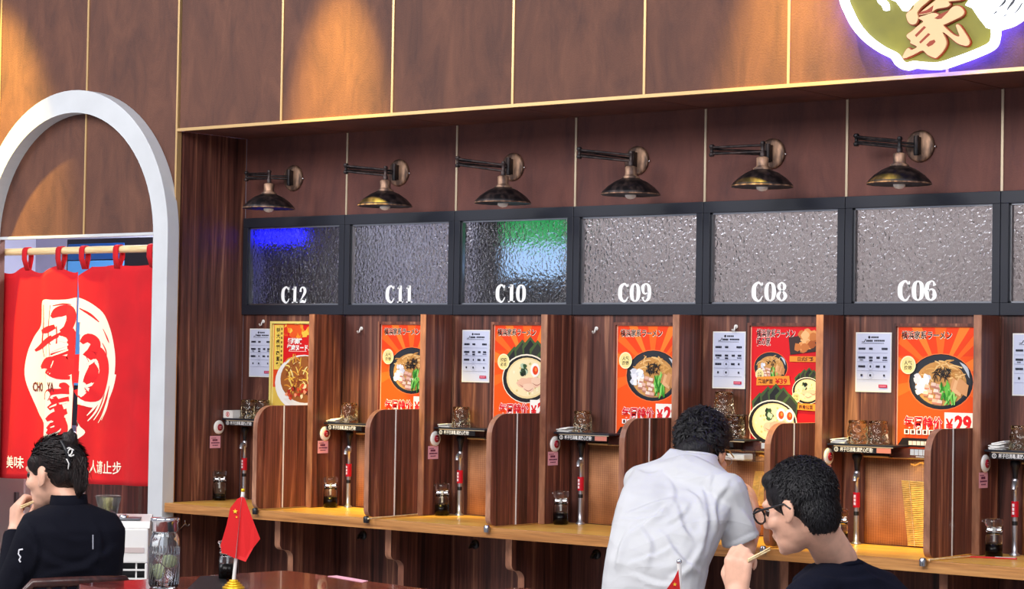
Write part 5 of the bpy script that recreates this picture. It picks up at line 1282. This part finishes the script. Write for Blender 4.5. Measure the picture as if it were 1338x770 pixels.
s = Flesh(); s.loft(mk(secs, lat, tf, .012))
s.cap(SL - lat * -.01, .066, SL + (EL - SL) * .78, .062, flat=True); s.cap(SR, .070, SR + (ER - SR) * .86, .062, flat=True); s.cap(dep(899, 628, 7.38), .085, SR, .066); s.cap(dep(899, 628, 7.38), .085, SL, .064)
s.cap(SR + (ER - SR) * .835, .0655, SR + (ER - SR) * .875, .0655, flat=True)
sh = organic(s, 'shirt', MT['whitecloth'], t, .0062, 3, [(.14, .014)], folds=FOLDS_W)
# collar ribbing
cb = MB(); q = u.cross(lat).normalized(); nk = nb - u * .0 + vd(-.02, -.01, 0) * 0
cb.tube([nb - Z * .006 + (lat * cos(a) * .072 + (tf * .9 + Z * -.2) * sin(a) * .066) for a in (2 * pi * k / 28 for k in range(28))], .0095, 8, 0, True); cb.build('collar', MT['whitecloth'], t)
ex = MB(); hcn = hc + f * -.016 + u * .036
cond = lambda v: (v.y < .55 and v.z > -.6) and not (v.y > .2 and v.z < .3)
tufts(ex, hcn, f, l, u, (.086, .106, .098), 1500, .040, cond, .30, .7, .0024, lambda v: f * .5 + l * .2 - u * .3)
h = Flesh(); h.ell(hcn, l * .084, f * .103, u * .096); h.ell(hc + f * -.045 + u * -.005, l * .074, f * .062, u * .080); h.ell(hc + f * -.040 + u * -.052, l * .066, f * .050, u * .060); h.ell(dep(908, 590, 7.52), lat * .064, tf * .05, Z * .050); h.ell(hc + f * .03 + u * .085, l * .06, f * .06, u * .035)
hair = organic(h, 'hair', MT['hair'], t, .007, 2, [(.03, .018), (.012, .008)], ex)
g = MB()
for k in (1, -1): g.tube([P(-.012, k * .088, .0), P(.02, k * .087, .008), P(.085, k * .072, .010)], .0022, 6)
for k in (1, -1): g.tube([P(.103, k * .036 + .022 * cos(a), .0 + .016 * sin(a)) for a in (2 * pi * j / 16 for j in range(16))], .0010, 6, 0, True)
g.tube([P(.106, -.008, .004), P(.106, .008, .004)], .0018, 6); g.build('glasses', MT['steel'], t, label='thin pale-rimmed glasses')
legs('jeans', t, pel, tf, lat, MT['jeans'])
stool(pel, 'round wooden stool under the man in the white T-shirt', pel.z - .122)

# ------------------------------------------------------------ man in the navy T-shirt, nearer the photographer
tf = vd(-.72, .69, 0); lat = vd(.69, .72, 0)
pel = dep(1138, 905, 6.12)
t = thing('person', 'man with glasses and short black hair in a navy T-shirt, eating, nearest the photographer', 'person', (pel.x, pel.y, 0))
nb = dep(1094, 733, 6.08); hc = dep(1045, 660, 6.0); hf = vd(-.78, .55, -.30)
secs = [(1138, 915, 6.12, .150, .12, 0), (1136, 860, 6.14, .155, .118, 0), (1126, 812, 6.13, .172, .12, 0), (1112, 776, 6.11, .185, .112, 0), (1102, 752, 6.09, .165, .080, 0), (1096, 738, 6.08, .075, .062, 0)]
SL, SR = dep(1056, 788, 5.93), dep(1148, 782, 6.26)
EL, ER = dep(1000, 872, 5.68), dep(1066, 872, 6.20)
HL, HR = dep(963, 776, 5.62), dep(1000, 812, 5.98)
b = Flesh(); b.loft(mk(secs, lat, tf, -.02)); f, l, u, P = head(b, hc, hf, nb, 1.0, .050)
for S_, E_, H_ in ((SL, EL, HL), (SR, ER, HR)): b.chain([(S_, .050), (E_, .040), (H_, .027)])
hand(b, HL, vd(.03, .0, 1), vd(.5, .85, 0), vd(-.85, .5, .1), 1.0, (1.75, 1.8, 1.85, 1.9), .75); hand(b, HR, vd(-.8, .4, .2), vd(.3, .8, .4), vd(.2, .2, 1), 1.0, (1, 1, 1, 1))
for k in (1, -1): b.chain([(pel + lat * .09 * k, .075), (Vector((pel.x, pel.y, .50)) + tf * .40 + lat * .12 * k, .05), (Vector((pel.x, pel.y, .10)) + tf * .34 + lat * .12 * k, .036)])
organic(b, 'body', MT['skin'], t, .0058, 4); eyes(P, t)
s = Flesh(); s.loft(mk(secs, lat, tf, .010)); s.cap(SL, .068, SL + (EL - SL) * .72, .064, flat=True); s.cap(SR, .066, SR + (ER - SR) * .72, .062, flat=True); s.cap(dep(1100, 756, 6.08), .07, SL, .066); s.cap(dep(1100, 756, 6.08), .07, SR, .062)
organic(s, 'shirt', MT['navycloth'], t, .0075, 5, [(.10, .010)], folds=FOLDS_N)
MB().tube([nb - Z * .018 + (lat * cos(a) * .070 + (tf * .95 - Z * .25) * sin(a) * .064) for a in (2 * pi * k / 28 for k in range(28))], .007, 8, 0, True).build('collar', MT['navycloth'], t)
ex = MB(); hcn = hc + f * -.016 + u * .032
cond = lambda v: (v.z > -.30 and not (v.y > .25 and v.z < .40)) or (v.y < -.45 and v.z > -.7)
tufts(ex, hcn, f, l, u, (.082, .1015, .094), 3000, .018, cond, .22, .6, .0011, lambda v: f * .3 - u * .5)
tufts(ex, hc + f * -.050 + u * -.020, f, l, u, (.071, .057, .079), 1400, .016, lambda v: v.y < .3 and v.z < .35 and v.z > -.85, .15, .5, .0010, lambda v: f * .2 - u * .8)
h = Flesh(); h.ell(hcn, l * .081, f * .100, u * .093); h.ell(hc + f * -.050 + u * -.020, l * .070, f * .056, u * .078); h.ell(hc + f * .035 + u * .080, l * .062, f * .052, u * .032)
for k in (1, -1): h.ell(hc + f * .012 + l * .071 * k + u * .006, l * .010, f * .014, u * .034)
organic(h, 'hair', MT['hair'], t, .0065, 3, [(.03, .005)], ex)
g = MB(); 
for k in (1, -1):
    g.tube([P(.106, k * .036 + .029 * cos(a), -.002 + .021 * sin(a)) for a in (2 * pi * j / 18 for j in range(18))], .0028, 6, 0, True)
    g.tube([P(.106, k * .065, .006), P(.08, k * .078, .008), P(.0, k * .086, .006), P(-.016, k * .085, -.012)], .0028, 6)
g.tube([P(.108, -.009, .002), P(.108, .009, .002)], .0026, 6); gl = g.build('glasses', MT['black_plastic'], t, label='black-rimmed glasses')
lm = MB()
for k in (1, -1): lm.add([P(.106, k * .036 + .028 * cos(a), -.002 + .020 * sin(a)) for a in (2 * pi * j / 18 for j in range(18))], [tuple(range(18))])
lm.build('lens', MT['clear'], gl)
legs('trousers', t, pel, tf, lat, MT['darktrouser'])
stool(pel, 'round wooden stool under the man in the navy T-shirt', pel.z - .122)
st = MB()
for dz in (0, .006): st.tube([dep(977, 732 + dz * 300, 5.60), dep(1006, 716 + dz * 500, 5.62)], [.0028, .0020], 6)
p_ = dep(985, 727, 5.61); o = st.build('chopsticks', MT['pole'])
for v in o.data.vertices: v.co -= p_
o.location = p_; tag(o, 'pair of wooden chopsticks in the fist of the man in navy', 'chopsticks')

# ------------------------------------------------------------ woman in black
tf = vd(-.50, .866, 0); lat = vd(.866, .50, 0)
pel = dep(94, 862, 6.98)
t = thing('person', 'woman in a black long-sleeved top with hair tied up, eating before the red curtain', 'person', (pel.x, pel.y, 0))
nb = dep(90, 656, 6.97); hc = dep(71, 618, 7.0); hf = vd(-.90, .42, -.12)
secs = [(94, 870, 6.98, .150, .115, 0), (95, 815, 6.96, .135, .10, 0), (95, 765, 6.95, .132, .098, 0), (94, 722, 6.95, .150, .105, 0), (93, 692, 6.95, .160, .095, 0), (92, 672, 6.96, .135, .070, 0), (91, 660, 6.97, .060, .055, 0)]
SL, SR = dep(44, 704, 6.87), dep(138, 695, 7.07)
EL, ER = dep(10, 782, 6.86), dep(140, 770, 7.30)
HL, HR = dep(20, 692, 7.03), dep(70, 752, 7.42)
b = Flesh(); b.loft(mk(secs, lat, tf, -.02)); f, l, u, P = head(b, hc, hf, nb, .91, .042)
for S_, E_, H_ in ((SL, EL, HL), (SR, ER, HR)): b.chain([(S_, .042), (E_, .034), (H_, .024)])
hand(b, HL, vd(.0, .12, 1), vd(.75, .65, 0), vd(.55, -.8, .2), .88, (1.25, 1.4, 1.6, 1.7), .6); hand(b, HR, vd(-.8, .5, 0), vd(.2, .3, -1), vd(.2, .9, .2), .88, (.8, .8, .8, .8))
for k in (1, -1): b.chain([(pel + lat * .09 * k, .07), (Vector((pel.x, pel.y, .48)) + tf * .38 + lat * .11 * k, .048), (Vector((pel.x, pel.y, .10)) + tf * .32 + lat * .11 * k, .034)])
organic(b, 'body', MT['skin'], t, .0058, 4); eyes(P, t, .91)
s = Flesh(); s.loft(mk(secs, lat, tf, .008)); 
for S_, E_, H_ in ((SL, EL, HL), (SR, ER, HR)):
    s.cap(S_, .060, E_, .048); s.cap(E_, .048, E_ + (H_ - E_) * .93, .034, flat=True); s.cap(dep(92, 680, 6.96), .07, S_, .058)
shirt = organic(s, 'long_sleeved_top', MT['blackcloth'], t, .0072, 5, [(.09, .006)], folds=FOLDS_B)
MB().lathe([(.062, -.012), (.058, .010), (.0545, .034), (.0505, .034), (.054, -.012)], nb - Z * .012, (u + f * -.1).normalized(), 28).build('collar', MT['blackcloth'], t)
def on_surface(px, py, o, off=.0015):
    """first hit of the measured sight line on an object, moved a hair outwards"""
    inv = wloc(o); r = ray(px, py).normalized(); ok, p, n_, _i = o.ray_cast(CAM - inv, r)
    return (p + inv - r * off, n_) if ok else (dep(px, py, 6.8), -_f)
zp = [on_surface(121.5, y, shirt)[0] for y in (699, 704, 709, 714, 718)]
MB().tube(zp, .0022, 6).build('zip_pull', pm((150, 152, 164)), shirt, label='short pale zip on the back')
MB().tube([on_surface(x, y, shirt)[0] for x, y in ((30, 718), (25, 719), (24, 724), (27, 728), (25, 732), (27, 735))], .0026, 6).build('sleeve_mark', pm((226, 226, 234)), shirt, label='small pale squiggle mark on the sleeve')
ex = MB(); hcn = hc + f * -.014 + u * .030
cond = lambda v: v.y < .75 and v.z > -.25 and not (v.y > .12 and v.z < .32)
tufts(ex, hcn, f, l, u, (.073, .0915, .085), 900, .045, cond, .10, .25, .0014, lambda v: -f * 1.0 - u * .25)
h = Flesh(); h.ell(hcn, l * .0722, f * .0905, u * .0845); h.ell(hc + f * -.046 + u * .004, l * .066, f * .052, u * .066)
for k in (1, -1): h.ell(hc + f * .026 + l * .060 * k + u * .032, l * .012, f * .028, u * .028)
bun = dep(91, 578, 6.97); h.ell(bun, vd(.024, 0, 0), vd(0, .030, 0), Z * .024); h.chain([(bun + vd(.010, -.0, -.02), .018), (dep(98, 600, 6.95), .020), (dep(104, 618, 6.94), .027), (dep(105, 634, 6.93), .024), (dep(102, 650, 6.93), .008)])
for q in ([(84, 566), (88, 574)], [(93, 562), (92, 572)], [(99, 568), (95, 576)]): h.cap(dep(*q[0], 6.97), .007, dep(*q[1], 6.97), .016)
tl = dep(105, 622, 6.92)
for _ in range(160):
    a = tl + vd(random.uniform(-.022, .022), random.uniform(-.02, .01), random.uniform(-.0, .06)); e = a + vd(random.uniform(-.012, .022), random.uniform(-.01, .01), -random.uniform(.03, .075)); w_ = vd(.0016, 0, 0); ex.add([a + w_, a - w_, e], [(0, 1, 2)], 0, True)
hair = organic(h, 'hair', MT['hair2'], t, .0065, 3, [(.03, .007)], ex)
cm = MB(); d_ = 6.885
band = [on_surface(x, y, hair, .005)[0] for x, y in ((80, 577), (84, 584), (87, 592), (90, 600), (91, 609))]
cm.tube(band, .0055, 8); clip = cm.build('hair_clip', MT['black_plastic'], hair)
em = MB(); c0 = (91.5, 591)
for sx in (1, -1): em.tube([on_surface(c0[0] + sx * (1.4 - 4.2 * cos(a)), c0[1] + 4.6 * sin(a) + sx * .8, hair, .009 + .002 * sx)[0] for a in (radians(-140 + 280 * k / 14) for k in range(15))], .0022, 6)
em.tube([on_surface(x, y, hair, .008)[0] for x, y in ((87, 600), (90, 606), (89, 613))], .0020, 6)
em.build('clip_emblem', MT['white_plastic'], hair, label='interlocked pale emblem on the hair clip')
legs('trousers', t, pel, tf, lat, MT['darktrouser'], .38, .45, .085, .32)
st = MB()
for dz in (0, 2.5): st.tube([dep(27, 662 + dz, 6.98), dep(49, 653 + dz * .5, 7.0)], [.0028, .0020], 6)
p_ = dep(38, 658, 6.99); o = st.build('chopsticks', MT['pole'])
for v in o.data.vertices: v.co -= p_
o.location = p_; tag(o, "pair of wooden chopsticks at the woman's mouth", 'chopsticks')

# chair of the woman
t = thing('dining_chair', 'dark brown wooden chair carrying the woman in black', 'chair', (pel.x, pel.y, 0))
def C_(a, b_, z): return Vector((pel.x, pel.y, 0)) + lat * (a * .84 - .055) + tf * b_ + Z * z
zs = pel.z - .118
m = MB(); m.add([], []); sp = [(C_(-.20, -.17, 0)), (C_(.20, -.17, 0)), (C_(.21, .22, 0)), (C_(-.21, .22, 0))]
MB().prism([(q.x, q.y) for q in sp], zs - .04, zs, 'Z').build('seat', MT['chairwood'], t, .008)
top = dep(120, 757, 6.8); zr = dep(120, 758, 6.80).z
for k in (1, -1):
    MB().tube([C_(.185 * k, -.18, 0), C_(.18 * k, -.175, zs), C_(.168 * k, -.20, zr - .02)], [.016, .018, .014], 8).build('back_leg', MT['chairwood'], t)
    MB().tube([C_(.18 * k, .19, 0), C_(.18 * k, .19, zs - .04)], [.014, .018], 8).build('front_leg', MT['chairwood'], t)
MB().tube([C_(-.195, -.200, zr - .028), C_(-.17, -.206, zr - .004), C_(-.08, -.218, zr - .002), C_(.08, -.218, zr - .002), C_(.17, -.206, zr - .004), C_(.195, -.200, zr - .028)], [.012, .014, .015, .015, .014, .012], 10).build('top_rail', MT['chairwood'], t)
rl = MB()
for k in range(5): rl.tube([C_(-.11 + .055 * k, -.21, zr - .012), C_(-.11 + .055 * k, -.18, zs - .01)], .008, 6)
rl.build('back_spindles', MT['chairwood'], t)
